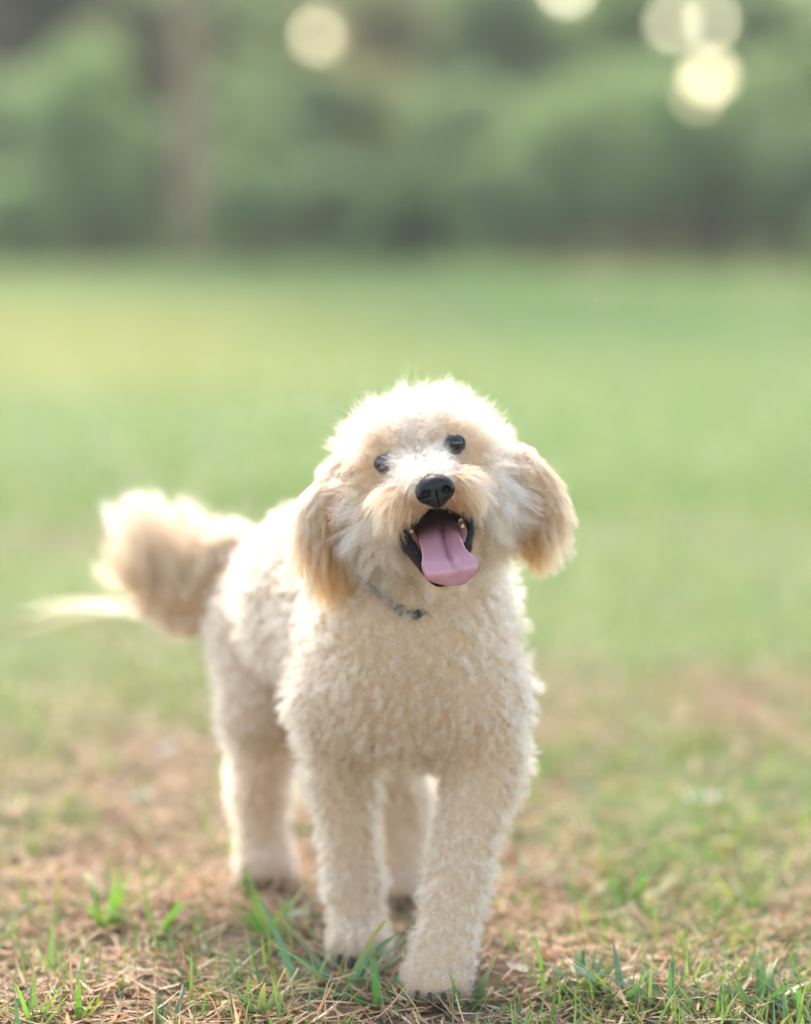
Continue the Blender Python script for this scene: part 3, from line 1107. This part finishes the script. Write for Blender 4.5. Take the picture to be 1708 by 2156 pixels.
def tongue_material():
    m, t, b = new_mat('tongue')
    tc = t.nodes.new('ShaderNodeTexCoord')
    nz = t.nodes.new('ShaderNodeTexNoise'); nz.inputs['Scale'].default_value = 900; nz.inputs['Detail'].default_value = 3
    t.links.new(tc.outputs['Object'], nz.inputs['Vector'])
    mx = t.nodes.new('ShaderNodeMix'); mx.data_type = 'RGBA'
    mx.inputs['A'].default_value = (0.36, 0.16, 0.19, 1)
    mx.inputs['B'].default_value = (0.50, 0.24, 0.275, 1)
    t.links.new(nz.outputs['Fac'], mx.inputs['Factor'])
    t.links.new(mx.outputs['Result'], b.inputs['Base Color'])
    b.inputs['Roughness'].default_value = 0.24
    b.inputs['Subsurface Weight'].default_value = 0.25
    b.inputs['Subsurface Radius'].default_value = (0.004, 0.0015, 0.0012)
    b.inputs['Subsurface Scale'].default_value = 1.0
    bp = t.nodes.new('ShaderNodeBump')
    bp.inputs['Strength'].default_value = 0.25
    bp.inputs['Distance'].default_value = 0.0006
    t.links.new(nz.outputs['Fac'], bp.inputs['Height'])
    t.links.new(bp.outputs[0], b.inputs['Normal'])
    return m


v_, q_ = loft_tongue()
mesh_np('tongue', v_, q_, tongue_material(), dog)
M_LIP = plain('black_lip', (0.005, 0.004, 0.004), 0.6, 0.2, 0.4, 500, 1.0)
D = lambda u, v_, dep: CAM + ray(u, v_) * dep
# lower lips: left side, right side and the rim under the tongue tip
v_, q_ = tube([D(843, 1100, 2.748), D(851, 1126, 2.736), D(867, 1155, 2.717), D(884, 1184, 2.703), D(899, 1210, 2.696), D(921, 1227, 2.694), D(948, 1227, 2.695)],
              [0.0055, 0.0076, 0.0068, 0.0046, 0.0025, 0.0034, 0.002], 40, 12)
mesh_np('lip', v_, q_, M_LIP, dog)
v_, q_ = tube([D(983, 1082, 2.745), D(989, 1098, 2.736), D(988, 1122, 2.724), D(982, 1144, 2.713), D(974, 1166, 2.708)],
              [0.003, 0.0048, 0.0044, 0.0032, 0.002], 28, 12)
mesh_np('lip', v_, q_, M_LIP, dog)
M_TOOTH = plain('tooth_enamel', (0.50, 0.40, 0.25), 0.3, 0.5)
M_GUM = plain('gum', (0.20, 0.075, 0.07), 0.35, 0.5)
for pts, rr in (([(866, 1118, 2.735), (872, 1140, 2.722), (882, 1165, 2.712)], 0.004), ([(972, 1098, 2.735), (976, 1120, 2.722), (976, 1142, 2.712)], 0.004)):
    v_, q_ = tube([D(*p_) for p_ in pts], [rr * 0.7, rr, rr * 0.7], 16, 10)
    mesh_np('gum', v_, q_, M_GUM, dog)
for (u, v0, dep, hgt, rr) in ((866, 1122, 2.730, 6, 0.0026), (872, 1140, 2.722, 7, 0.0027), (880, 1160, 2.713, 6, 0.0025),
                              (970, 1098, 2.734, 6, 0.0024), (974, 1116, 2.724, 12, 0.0027), (975, 1136, 2.717, 6, 0.0023)):
    v_, q_ = tube([D(u, v0 + 4, dep + 0.003), D(u, v0, dep), D(u + 0.5, v0 - hgt, dep - 0.001)], [rr, rr * 0.95, rr * 0.55], 10, 10)
    mesh_np('tooth', v_, q_, M_TOOTH, dog)
M_CLAW = plain('claw', (0.03, 0.022, 0.018), 0.4, 0.5)
for pw in PAWS:
    for dx in (-0.017, -0.006, 0.006, 0.017):
        a_ = pw + np.array((dx * 1.06, -0.048 + abs(dx) * 0.5, -0.004))
        v_, q_ = tube([a_, a_ + np.array((dx * 0.1, -0.005, -0.003)), a_ + np.array((dx * 0.1, -0.008, -0.008))], [0.0026, 0.0022, 0.0008], 8, 8)
        mesh_np('claw', v_, q_, M_CLAW, dog)

# ---- collar, mostly buried in the coat
M_STRAP = plain('collar_webbing', (0.20, 0.17, 0.145), 0.8, 0.3, 0.3, 400, 0.3)
M_TAG = plain('collar_tag_metal', (0.012, 0.014, 0.013), 0.5, 0.4)
def on_neck(u, v_, off):
    d_ = ray(u, v_)
    for t_ in np.arange(2.60, 3.1, 0.001):
        if group_d((CAM + d_ * t_)[None], ('body',))[0] < off:
            return CAM + d_ * t_
    return CAM + d_ * 2.85


ringp = [on_neck(u, v_, o_) for u, v_, o_ in ((735, 1200, 0.006), (762, 1222, 0.009), (790, 1246, 0.008), (818, 1266, 0.004), (850, 1283, 0.002), (885, 1288, 0.000),
                                                (930, 1280, -0.002), (975, 1258, -0.002), (1010, 1225, -0.002))]
v_, q_ = tube(ringp, [0.0045] * 4, 60, 10, (1.0, 0.35))
collar = mesh_np('collar', v_, q_, M_STRAP, dog)
for (u, v0, wd, hg, rotd) in ((843, 1284, 0.0044, 0.0050, 28), (881, 1292, 0.0072, 0.0040, -32)):
    bm = bmesh.new()
    bmesh.ops.create_cube(bm, size=1)
    bmesh.ops.bevel(bm, geom=list(bm.edges), offset=0.20, segments=2, affect='EDGES')
    me = bpy.data.meshes.new('tag')
    bm.to_mesh(me); bm.free()
    me.materials.append(M_TAG)
    to = bpy.data.objects.new('tag', me)
    C.objects.link(to)
    to.parent = collar
    to.location = on_neck(u, v0, 0.009)
    to.rotation_euler = (0, R(rotd), 0)
    to.scale = (wd * 2, 0.004, hg * 2)


# ------------------------------------------------------------------ fur
def fur_material(name, rough=0.5, rad=0.65, coat=0.0):
    m = bpy.data.materials.new(name)
    m.use_nodes = True
    t = m.node_tree
    t.nodes.remove(t.nodes['Principled BSDF'])
    h_ = t.nodes.new('ShaderNodeBsdfHairPrincipled')
    h_.model = 'CHIANG'
    h_.parametrization = 'COLOR'
    h_.inputs['Roughness'].default_value = rough
    h_.inputs['Radial Roughness'].default_value = rad
    h_.inputs['IOR'].default_value = 1.5
    a_ = attr_node(t)
    t.links.new(a_.outputs['Color'], h_.inputs['Color'])
    t.links.new(h_.outputs[0], t.nodes['Material Output'].inputs['Surface'])
    return m


M_FUR = fur_material('dog_fur')
TRI = np.concatenate([BF[:, [0, 1, 2]], BF[:, [0, 2, 3]]])
TA, TB, TC = BV[TRI[:, 0]], BV[TRI[:, 1]], BV[TRI[:, 2]]
AREA = 0.5 * np.linalg.norm(np.cross(TB - TA, TC - TA), axis=1)
TCEN = (TA + TB + TC) / 3
GRP = ['body', 'leg', 'tail', 'head', 'muzzle', 'jaw', 'ear', 'toe']
TREG = np.argmin(np.stack([group_d(TCEN, (g,)) for g in GRP], 1), 1)


def sample(regs, per_m2):
    ok = np.isin(TREG, [GRP.index(g) for g in regs]) & (in_mouth(TCEN) > 0.0045)
    for e_ in EYES:
        ok &= np.linalg.norm(TCEN - e_, axis=1) > 0.0125
    ok &= np.linalg.norm(hl(TCEN) - NL, axis=1) > 0.0105
    ids = np.nonzero(ok)[0]
    ar = AREA[ids]
    n = int(ar.sum() * per_m2)
    t = ids[rng.choice(len(ids), n, p=ar / ar.sum())]
    r1, r2 = np.sqrt(rng.uniform(0, 1, n)), rng.uniform(0, 1, n)
    p = (1 - r1)[:, None] * TA[t] + (r1 * (1 - r2))[:, None] * TB[t] + (r1 * r2)[:, None] * TC[t]
    return p, fld_grad(p), np.array(GRP)[TREG[t]]


def tangential(v, n):
    return v - n * np.sum(v * n, 1, keepdims=True)


def grow(name, p, n, L, comb, lift, grav, color, rad, npts=8, clump=0.006, cstr=0.8, curl=0.003, cfreq=1.2, stray=0.02, gvar=0.35, svar=0.12,
         frizz=0.0008, len_var=0.25, cpow=0.7, gcol=0.06):
    """hair curves: strands gathered into curling locks. All per-root inputs are arrays (or scalars)"""
    N = len(p)
    arr = lambda a: np.broadcast_to(np.asarray(a, float), (N,)).copy()
    L, lift, grav, curl, cstr, gvar = arr(L), arr(lift), arr(grav), arr(curl), arr(cstr), arr(gvar)
    L0 = L
    key = np.floor((p + rng.uniform(-0.2, 0.2, p.shape) * clump) / clump).astype(np.int64)
    kk = key[:, 0] * 73856093 ^ key[:, 1] * 19349663 ^ key[:, 2] * 83492791
    _, gi = np.unique(kk, return_index=True)
    g = len(gi)
    kd = kdtree.KDTree(g)
    gp = p[gi]
    for i in range(g):
        kd.insert(gp[i], i)
    kd.balance()
    own = np.array([kd.find(q)[1] for q in (p + rng.normal(0, clump * 0.15, p.shape))])
    t = np.linspace(0, 1, npts)
    glen = rng.uniform(1 - len_var, 1 + len_var, g)
    gn = rng.normal(0, 1, (g, 3))
    ph, fr, hand = rng.uniform(0, 6.283, g), rng.uniform(0.7, 1.3, g) * cfreq, rng.choice((-1.0, 1.0), g)

    def build(idx, gid, ln, jit):
        pos = p[idx].copy()
        out = [pos.copy()]
        nn, cb = n[idx], comb[idx]
        noise = gn[gid] * gvar[idx][:, None] + jit
        for k in range(1, npts):
            tm = t[k] - 0.5 / (npts - 1)
            d = nrm(nn * (lift[idx] * (1 - 0.75 * tm))[:, None] + cb * (0.35 + 0.9 * tm) + noise * (0.5 + tm) + np.array((0, 0, -1.0)) * (grav[idx] * tm)[:, None])
            pos = pos + d * (ln / (npts - 1))[:, None]
            out.append(pos.copy())
        return np.stack(out, 1)
    ga = build(gi, np.arange(g), L[gi] * glen, 0)
    ax = nrm(ga[:, -1] - ga[:, 0])
    e1 = nrm(np.cross(ax, rng.normal(0, 1, (g, 3))))
    e2 = np.cross(ax, e1)
    th = ph[:, None] + 6.283 * fr[:, None] * t[None] * hand[:, None]
    amp = curl[gi][:, None] * t[None] ** 0.6
    ga = ga + (amp * np.cos(th))[..., None] * e1[:, None] + (amp * np.sin(th))[..., None] * e2[:, None]
    st = rng.uniform(0, 1, N) < stray
    ln = L * glen[own] * rng.uniform(1 - svar * 1.5, 1 + svar, N) * np.where(st, 1.25, 1)
    S = build(np.arange(N), own, ln, rng.normal(0, svar, (N, 3)))
    cl = np.where(st, 0.1, cstr) * rng.uniform(0.75, 1.0, N)
    wgt = cl[:, None] * t[None] ** cpow
    S = S + wgt[..., None] * (ga[own] - S)
    fz = rng.normal(0, 1, (N, 3)); fz2 = rng.normal(0, 1, (N, 3))
    fa = frizz * np.sin(6.283 * (t[None] * rng.uniform(0.8, 2.2, (N, 1)) + rng.uniform(0, 1, (N, 1)))) * t[None]
    S = S + fa[..., None] * fz[:, None] + (frizz * 1.5 * t[None] ** 2)[..., None] * fz2[:, None]
    hc = bpy.data.hair_curves.new(name)
    hc.add_curves([npts] * N)
    hc.position_data.foreach_set('vector', S.astype(np.float32).ravel())
    rr = rad * rng.uniform(0.8, 1.2, (N, 1)) * np.maximum(1 - t[None] ** 2 * 0.8, 0.15)
    hc.attributes.new('radius', 'FLOAT', 'POINT').data.foreach_set('value', rr.astype(np.float32).ravel())
    cc = color * (1 + 0.06 * rng.normal(0, 1, (N, 1))) * (1 + gcol * rng.normal(0, 1, g)[own][:, None])
    cc = np.concatenate([np.clip(cc, 0.02, 0.95), np.ones((N, 1))], 1)
    hc.attributes.new('col', 'FLOAT_COLOR', 'CURVE').data.foreach_set('color', cc.astype(np.float32).ravel())
    hc.materials.append(M_FUR)
    o = bpy.data.objects.new(name, hc)
    C.objects.link(o)
    o.parent = dog
    return o


def mixc(a, b, t):
    return a * (1 - t[:, None]) + b * t[:, None]


UP = np.array((0, 0, 1.0))
DN = -UP
BACK = nrm(np.array([(-0.36, 0.93, 0.0)]))[0]
# --- trunk: short woolly locks
p, n, rg = sample(['body'], 330000)
low = sstep(0.30, 0.20, p[:, 2])
comb = tangential(np.tile(DN * 0.5 + BACK * 0.3, (len(p), 1)), n)
colr = mixc(np.tile(CREAM, (len(p), 1)), WHITE[None], sstep(0.33, 0.42, p[:, 2]) * 0.7)
hd = np.linalg.norm(p - Hd(0, -0.03, -0.06), axis=1)
grow('body_fur', p, n, np.where(hd < 0.13, 0.024, 0.0175), comb, 0.7, 0.25, colr, 0.00014, 8, 0.0085, 0.74, 0.0048, 1.5, 0.03, 0.6, 0.18, 0.0013, len_var=0.35, cpow=0.8, gcol=0.10)
# --- legs
p, n, rg = sample(['leg', 'toe'], 330000)
toe = rg == 'toe'
comb = tangential(np.tile(DN * 0.6, (len(p), 1)), n)
foot = sstep(0.075, 0.03, p[:, 2])
colr = mixc(np.tile(CREAM, (len(p), 1)), np.array([(0.42, 0.27, 0.19)]), np.clip(foot * 0.5 * (n[:, 1] < 0.2) + toe * 0.7, 0, 1))
grow('leg_fur', p, n, np.where(toe, 0.0045, 0.0145) - 0.0055 * foot * ~toe + 0.006 * sstep(0.2, 0.3, p[:, 2]), comb, 0.85, 0.15, colr, 0.00014, 7, 0.0065, 0.72, 0.0031, 1.4, 0.03, 0.55, 0.16, 0.001, cpow=0.8)
# --- tail plume
p, n, rg = sample(['tail'], 800000)
tc_ = np.mean(TAIL[1:], 0)
out = nrm(p - (tc_ + np.array((0.01, 0, -0.012))))
upper = sstep(-0.6, 0.3, n[:, 2])
comb = (UP[None] * (1.1 * upper)[:, None] + tangential(out * 0.5, n) * (1 - 0.6 * upper)[:, None] + DN[None] * (0.25 * (1 - upper))[:, None]
        + np.stack([0.25 * vnoise(p * 30, 71), np.zeros(len(p)), np.zeros(len(p))], 1))
along = np.argmin(np.stack([np.linalg.norm(p - q, axis=1) for q in TAIL], 1), 1) / 5.0
inner = sstep(0.3, -0.3, np.sum(n * out, 1))
colr = mixc(np.tile(CREAM, (len(p), 1)), APRI[None], np.clip(0.45 + inner * 0.5, 0, 1))
ztop = P(340, 1040, 0.48)[2] + 0.006 * vnoise(p[:, :1] * np.array((60.0, 0, 0)) + 0.5, 72)
ltail = 0.018 + upper * sstep(0.08, 0.3, along) * np.clip((ztop - p[:, 2]) * 1.0 - 0.018, 0, 0.075)
grow('tail_fur', p, n, ltail, comb, 0.35, 0.0, colr, 0.00016, 11, 0.012, 0.72, 0.0045, 0.9, 0.05, 0.25, 0.16, len_var=0.14, gcol=0.1)
# wisp of long hair blown off the tail
base = P(300, 1285, 0.47)
nw = 45
p = base + rng.normal(0, 0.006, (nw, 3))
n_ = np.tile(nrm(np.array([(-0.9, -0.2, 0.25)])), (nw, 1))
grow('tail_wisp', p, n_, rng.uniform(0.09, 0.15, nw), np.tile(np.array((-0.9, -0.1, 0.10)), (nw, 1)) + rng.normal(0, 0.12, (nw, 3)), 0.6, 0.35, np.tile(CREAM * 0.6 + APRI * 0.4, (nw, 1)), 0.00014, 10, 0.012, 0.75, 0.005, 0.6,
     0.05, 0.12, 0.10)

# --- head: crown, cheeks
p, n, rg = sample(['head', 'jaw'], 620000)
q = hl(p)
face = np.array((0.0, -0.02, 0.02))
rad_ = (q - face)
radw = nrm(rad_) @ HM
crown = sstep(-0.012, 0.03, q[:, 1])
chk = sstep(-0.005, -0.04, q[:, 1])
comb = tangential(radw * (0.3 + 0.5 * chk)[:, None] + HU * (0.35 * crown)[:, None] + DN * (0.55 * chk)[:, None], n)
eye_d = np.min(np.stack([np.linalg.norm(p - e_, axis=1) for e_ in EYES], 1), 1)
mid = np.exp(-(q[:, 0] / 0.018) ** 2)
near_eye = 1 - sstep(0.011, 0.030, eye_d)
away = np.zeros_like(p)
for e_ in EYES:
    dv = p - e_
    wgt = np.exp(-(np.linalg.norm(dv, axis=1) / 0.02) ** 2)
    away += tangential(nrm(dv), n) * wgt[:, None]
comb = comb * (1 - 0.6 * near_eye)[:, None] + away * (2.2 - 1.3 * sstep(0.002, 0.010, q[:, 1] - 0.08 * q[:, 0]))[:, None]
jaw = rg == 'jaw'
comb[jaw] = tangential(np.tile(DN * 0.7 - HF * 0.2, (jaw.sum(), 1)), n[jaw]) + tangential(nrm(p[jaw] - Hd(0, -0.1, 0.01)), n[jaw]) * 0.3
mdist = in_mouth(p)
L = 0.024 - 0.012 * mid * sstep(0.02, 0.0, q[:, 1]) + 0.010 * chk * sstep(0.02, 0.05, np.abs(q[:, 0])) + 0.004 * crown
L = np.where(jaw, 0.016, L)
above = sstep(0.002, 0.010, q[:, 1] - 0.08 * q[:, 0])
L = L * (0.22 + 0.42 * above + (0.78 - 0.42 * above) * sstep(0.012, 0.034, eye_d)) * (0.6 + 0.4 * sstep(0.004, 0.02, mdist))
lift = 0.9 - 0.35 * chk - 0.45 * near_eye
lift = np.where(jaw, 0.45, lift)
ap = (1 - sstep(0.014, 0.042, eye_d)) * 0.85 * (q[:, 1] < 0.03) * (1 - 0.7 * mid) + 0.45 * np.exp(-((np.abs(q[:, 0]) - 0.052) / 0.014) ** 2) * sstep(-0.05, -0.02, q[:, 1]) * sstep(0.02, -0.01, q[:, 1])
ap = np.clip(ap + np.where(jaw, 0.3, 0), 0, 1)
colr = mixc(mixc(np.tile(CREAM, (len(p), 1)), WHITE[None], np.maximum(crown * 0.9, 0.85 * chk * sstep(0.025, 0.045, np.abs(q[:, 0])))), APRI[None], ap)
grow('head_fur', p, n, L, comb, lift, 0.12 + 0.35 * chk, colr, 0.00012, 9, 0.0085, np.where(jaw, 0.5, 0.66), np.where(jaw, 0.001, 0.0046 - 0.0015 * chk), 1.3, 0.05, 0.5, 0.2, 0.0018, len_var=0.15, cpow=0.9)
# --- muzzle: long hair sweeping back over the bridge and down past the mouth
p, n, rg = sample(['muzzle'], 750000)
q = hl(p)
radn = q - NL
dn = np.linalg.norm(radn, axis=1)
radw = nrm(radn) @ HM
sx = np.sign(q[:, 0]) * sstep(0.004, 0.022, np.abs(q[:, 0]))
bridge = sstep(-0.022, -0.008, q[:, 1]) * (1 - sstep(0.010, 0.024, np.abs(q[:, 0])))
sidec = (HX[None] * (0.50 * sx)[:, None] - HU[None] * 1.05 - HF[None] * 0.1)
topc = radw * 0.8 - HF * 0.3
comb = tangential(sidec * (1 - bridge)[:, None] + topc * bridge[:, None], n)
lipm = sstep(0.012, 0.002, in_mouth(p))
cen = np.exp(-(q[:, 0] / 0.016) ** 2) * sstep(-0.036, -0.046, q[:, 1])
L = (0.007 + 0.021 * sstep(0.010, 0.045, dn)) * (1 - 0.55 * bridge) * (1 - 0.85 * cen) * (1 - 0.62 * sstep(-0.25, -0.7, n @ HU) * (np.abs(q[:, 0]) < 0.034))
L = L * (0.25 + 0.75 * sstep(0.012, 0.034, np.min(np.stack([np.linalg.norm(p - e_, axis=1) for e_ in EYES], 1), 1)))
ap = sstep(0.006, 0.020, np.abs(q[:, 0])) * sstep(-0.008, -0.024, q[:, 1]) * (0.85 + 0.3 * vnoise(q * 90, 33))
colr = mixc(np.tile(WHITE, (len(p), 1)), 0.85 * APRI[None], np.clip(ap * 1.15 + 0.2 * lipm, 0, 1.0))
grow('muzzle_fur', p, n, L, comb, 0.40 - 0.10 * bridge, 0.55, colr, 0.00011, 9, 0.0045, 0.85, 0.0014, 0.6, 0.05, 0.2, 0.12, 0.0006, gcol=0.2)
# --- hair of the bridge fanning up and over the inner corners of the eyes
p, n, rg = sample(['head', 'muzzle'], 520000)
q = hl(p)
ok = (np.abs(q[:, 0]) > 0.004) & (q[:, 0] > -0.0265) & (q[:, 0] < 0.0235) & (q[:, 1] > -0.030) & (q[:, 1] < 0.006) & (q[:, 2] > -0.02)
p, n, q = p[ok], n[ok], q[ok]
comb = tangential(HX[None] * (0.75 * np.sign(q[:, 0]) * (0.4 + np.abs(q[:, 0]) / 0.02))[:, None] + HU[None] * 0.75, n)
Lb = np.where(q[:, 0] < 0, 0.019, 0.0145) * (0.6 + 0.4 * sstep(-0.03, -0.012, q[:, 1]))
grow('bridge_fur', p, n, Lb, comb, 0.5, 0.0, np.tile(CREAM * 0.85, (len(p), 1)), 0.00010, 8, 0.0042, 0.7, 0.001, 0.6, 0.08, 0.25, 0.14, 0.0006)
# --- ears: long straight silky hair
p, n, rg = sample(['ear'], 800000)
side = np.sign(p[:, 0] - O[0])
topz = np.where(side < 0, EAR_L[0][2], EAR_R[0][2])
dwn = np.clip((topz - p[:, 2]) / 0.075, 0, 1)
comb = tangential(np.tile(DN * 0.9, (len(p), 1)), n) + DN * 0.3 + np.stack([0.10 * side + np.where(side > 0, 0.18, 0.0), np.zeros(len(p)), np.zeros(len(p))], 1)
L = np.where(side < 0, 0.022 + 0.026 * dwn, 0.018 + 0.017 * dwn)
colr = mixc(np.tile(CREAM, (len(p), 1)), APRI[None], np.clip(0.62 + 0.35 * vnoise(p * 60, 41) + 0.25 * dwn, 0.2, 1.0))
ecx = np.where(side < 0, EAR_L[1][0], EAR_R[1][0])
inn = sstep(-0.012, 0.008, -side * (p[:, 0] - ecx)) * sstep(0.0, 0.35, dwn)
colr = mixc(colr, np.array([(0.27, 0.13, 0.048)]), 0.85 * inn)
grow('ear_fur', p, n, L, comb, 0.35, 0.8, colr, 0.00013, 10, 0.006, 0.75, 0.0030, 0.9, 0.03, 0.16, 0.12, len_var=0.1, gcol=0.14)

rng = np.random.default_rng(2024)
# ------------------------------------------------------------------ single tufts, leaves and stalks that stand out in the foreground
BLUE_G = np.array([(0.13, 0.24, 0.14), (0.16, 0.27, 0.17), (0.10, 0.22, 0.12)])
DEEP_G = np.array([(0.07, 0.20, 0.08), (0.10, 0.26, 0.09), (0.13, 0.25, 0.14)])
FRESH = np.array([(0.20, 0.40, 0.09), (0.26, 0.44, 0.10), (0.16, 0.34, 0.08)])


def grass_tuft(u, v_, nb, lmin, lmax, wd, upright, pal, label, rad=0.012, az0=None, azs=1.6):
    g = G(u, v_)
    gz0 = float(ground_z(g[:1], g[1:2])[0])
    root = empty('grass_tuft', (g[0], g[1], gz0), label, 'grass tuft', 'grass tufts standing out of the straw')
    bpy.context.view_layer.update()
    for i in range(int(nb * 1.5)):
        a_ = rng.uniform(0, 6.283) if az0 is None else az0 + rng.normal(0, azs)
        r_ = rad * math.sqrt(rng.uniform())
        base = np.array([(g[0] + r_ * math.cos(a_), g[1] + r_ * math.sin(a_), gz0 - 0.003)])
        c_ = pal[rng.integers(0, len(pal))][None] * (1 + 0.2 * rng.uniform(-1, 1))
        tip = np.array([(0.45, 0.33, 0.14)]) if rng.uniform() < 0.35 else c_ * 1.05
        v3, q3, k3 = blade_strips(base, np.array([a_]), np.array([abs(rng.normal(upright, 0.22))]), np.array([rng.uniform(0.1, 0.9)]),
                                  np.array([rng.uniform(lmin, lmax) * 1.45]), np.array([wd * rng.uniform(0.9, 1.9)]), c_, tip, segs=7, taper=0.96,
                                  twist=np.array([rng.uniform(-0.8, 0.8)]), blunt=np.array([rng.uniform() < 0.35]))
        mesh_np('blade', v3, q3, M_GRASS, root, k3)
    return root


TUFTS = [
    (75, 2150, 5, 0.035, 0.058, 0.0048, 0.35, FRESH, 'fresh tuft with a V of two blades in the bottom left corner'),
    (165, 2140, 6, 0.02, 0.035, 0.004, 0.4, FRESH, 'short cropped tuft next to the V shaped blades'),
    (345, 2150, 5, 0.018, 0.03, 0.0045, 0.3, BLUE_G, 'small blunt tuft along the bottom edge, left part'),
    (545, 2135, 6, 0.028, 0.046, 0.005, 0.5, BLUE_G, 'spreading tuft at the bottom edge left of the white paw'),
    (225, 1960, 11, 0.035, 0.06, 0.005, 0.35, FRESH, 'upright bright green tuft in the straw left of the dog'),
    (330, 1985, 8, 0.03, 0.055, 0.005, 0.7, FRESH, 'leaning light green tuft between the upright tuft and the dog'),
    (100, 2060, 8, 0.03, 0.05, 0.0045, 0.6, GREENS, 'arching tuft near the left edge above the V shaped blades'),
    (430, 2095, 6, 0.035, 0.06, 0.005, 1.0, DEEP_G, 'low dark tuft lying over the straw left of the dog'),
    (565, 1985, 8, 0.035, 0.06, 0.005, 0.55, FRESH, 'light green tuft just left of the standing forepaw'),
    (640, 2105, 5, 0.05, 0.085, 0.0055, 1.05, DEEP_G, 'long bladed tuft lying in front of the forepaw on the left'),
    (725, 2085, 10, 0.045, 0.085, 0.006, 0.75, BLUE_G, 'blue green spreading tuft in front of the two forepaws'),
    (800, 2120, 6, 0.03, 0.055, 0.0055, 0.9, DEEP_G, 'dark tuft at the foot of the stepping paw'),
    (985, 2125, 4, 0.03, 0.05, 0.004, 0.25, DEEP_G, 'few upright blades beside the stepping paw on its right'),
    (1148, 2095, 3, 0.03, 0.045, 0.0042, 0.12, FRESH, 'single stiff upright blades right of the stepping paw'),
    (1325, 1880, 7, 0.04, 0.065, 0.006, 0.7, GREENS, 'crossed tuft in the brown straw right of the dog'),
    (1560, 1900, 9, 0.03, 0.06, 0.0055, 0.6, GREENS, 'olive tuft beside a dark hollow near the right edge'),
    (1235, 2100, 12, 0.03, 0.05, 0.005, 0.75, DEEP_G, 'dense dark green tuft at the left of the bottom right patch'),
    (1310, 2120, 12, 0.03, 0.055, 0.0055, 0.7, BLUE_G, 'grey green tuft crossed by a tall bright blade'),
    (1410, 2130, 12, 0.025, 0.045, 0.005, 0.7, BLUE_G, 'grey green tuft with a pale stiff blade behind it'),
    (1510, 2145, 14, 0.025, 0.045, 0.0055, 0.85, DEEP_G, 'matted dark tuft at the bottom edge, right part'),
    (1600, 2125, 12, 0.03, 0.055, 0.0055, 0.8, DEEP_G, 'deep green tuft with long arching blades near the right edge'),
    (1690, 2140, 12, 0.025, 0.045, 0.0055, 0.8, DEEP_G, 'deep green tuft cut by the bottom right corner'),
    (1090, 1850, 7, 0.035, 0.05, 0.005, 0.95, DEEP_G, 'low green tuft right behind the stepping foreleg'),
    (480, 1790, 9, 0.03, 0.05, 0.005, 0.5, FRESH, 'yellow green tuft left of the hind paw'),
]
for tf in TUFTS:
    grass_tuft(*tf)


def dry_leaf(u, v_, size, rot, label, col=(0.62, 0.53, 0.42)):
    g = G(u, v_)
    n1, n2 = 9, 5
    s_ = np.linspace(-1, 1, n1)
    wv = 0.42 * np.sqrt(np.clip(1 - s_ ** 2, 0, 1)) * (1 - 0.25 * s_)
    V = []
    for i in range(n1):
        for j in range(n2):
            t_ = -1 + 2 * j / (n2 - 1)
            V.append((s_[i] * size, wv[i] * t_ * size, size * (0.16 * s_[i] ** 2 + 0.28 * wv[i] * abs(t_) + 0.05 * math.sin(5 * s_[i] + 3 * t_))))
    V = np.array(V)
    V = V @ np.array(Matrix.Rotation(rot, 3, 'Z')).T @ np.array(Matrix.Rotation(0.25, 3, 'X')).T
    ii = np.arange(n1 * n2).reshape(n1, n2)
    Q = np.stack([ii[:-1, :-1], ii[1:, :-1], ii[1:, 1:], ii[:-1, 1:]], -1).reshape(-1, 4)
    z0 = float(ground_z(g[:1], g[1:2])[0]) + 0.010
    V = V + np.array((g[0], g[1], z0))
    st, sq = tube([V[ii[0, 2]], V[ii[0, 2]] + np.array((-0.3 * size * math.cos(rot), -0.3 * size * math.sin(rot), 0.006))], [0.0012, 0.0009], 6, 6)
    root = empty('dry_leaf', (g[0], g[1], z0), label, 'dry leaf', 'dry fallen leaves')
    bpy.context.view_layer.update()
    k = np.tile(np.array(col), (len(V), 1)) * (1 + 0.12 * vnoise(V * 160, 3))[:, None]
    mesh_np('leaf_blade', V, Q, M_DRYLEAF, root, k)
    mesh_np('stalk', st, sq, M_DRYLEAF, root, np.tile(np.array(col) * 0.7, (len(st), 1)))


dry_leaf(630, 1955, 0.017, 0.2, 'pale curled leaf lying left of the standing forepaw')
dry_leaf(1485, 1690, 0.028, 0.1, 'whitish leaf lying in the grass on the right, well behind the dog', (0.75, 0.68, 0.58))
dry_leaf(350, 1590, 0.020, 1.0, 'whitish leaf standing in the grass left of the hind leg', (0.72, 0.68, 0.6))
dry_leaf(300, 1690, 0.020, 0.9, 'grey white leaf tilted up in front of the other whitish leaf on the left', (0.70, 0.67, 0.6))
dry_leaf(420, 2020, 0.014, 2.2, 'small tan leaf in the straw near the dark low tuft', (0.5, 0.38, 0.26))
dry_leaf(1090, 2075, 0.014, 2.5, 'pale shred of leaf right of the stepping paw', (0.7, 0.6, 0.45))
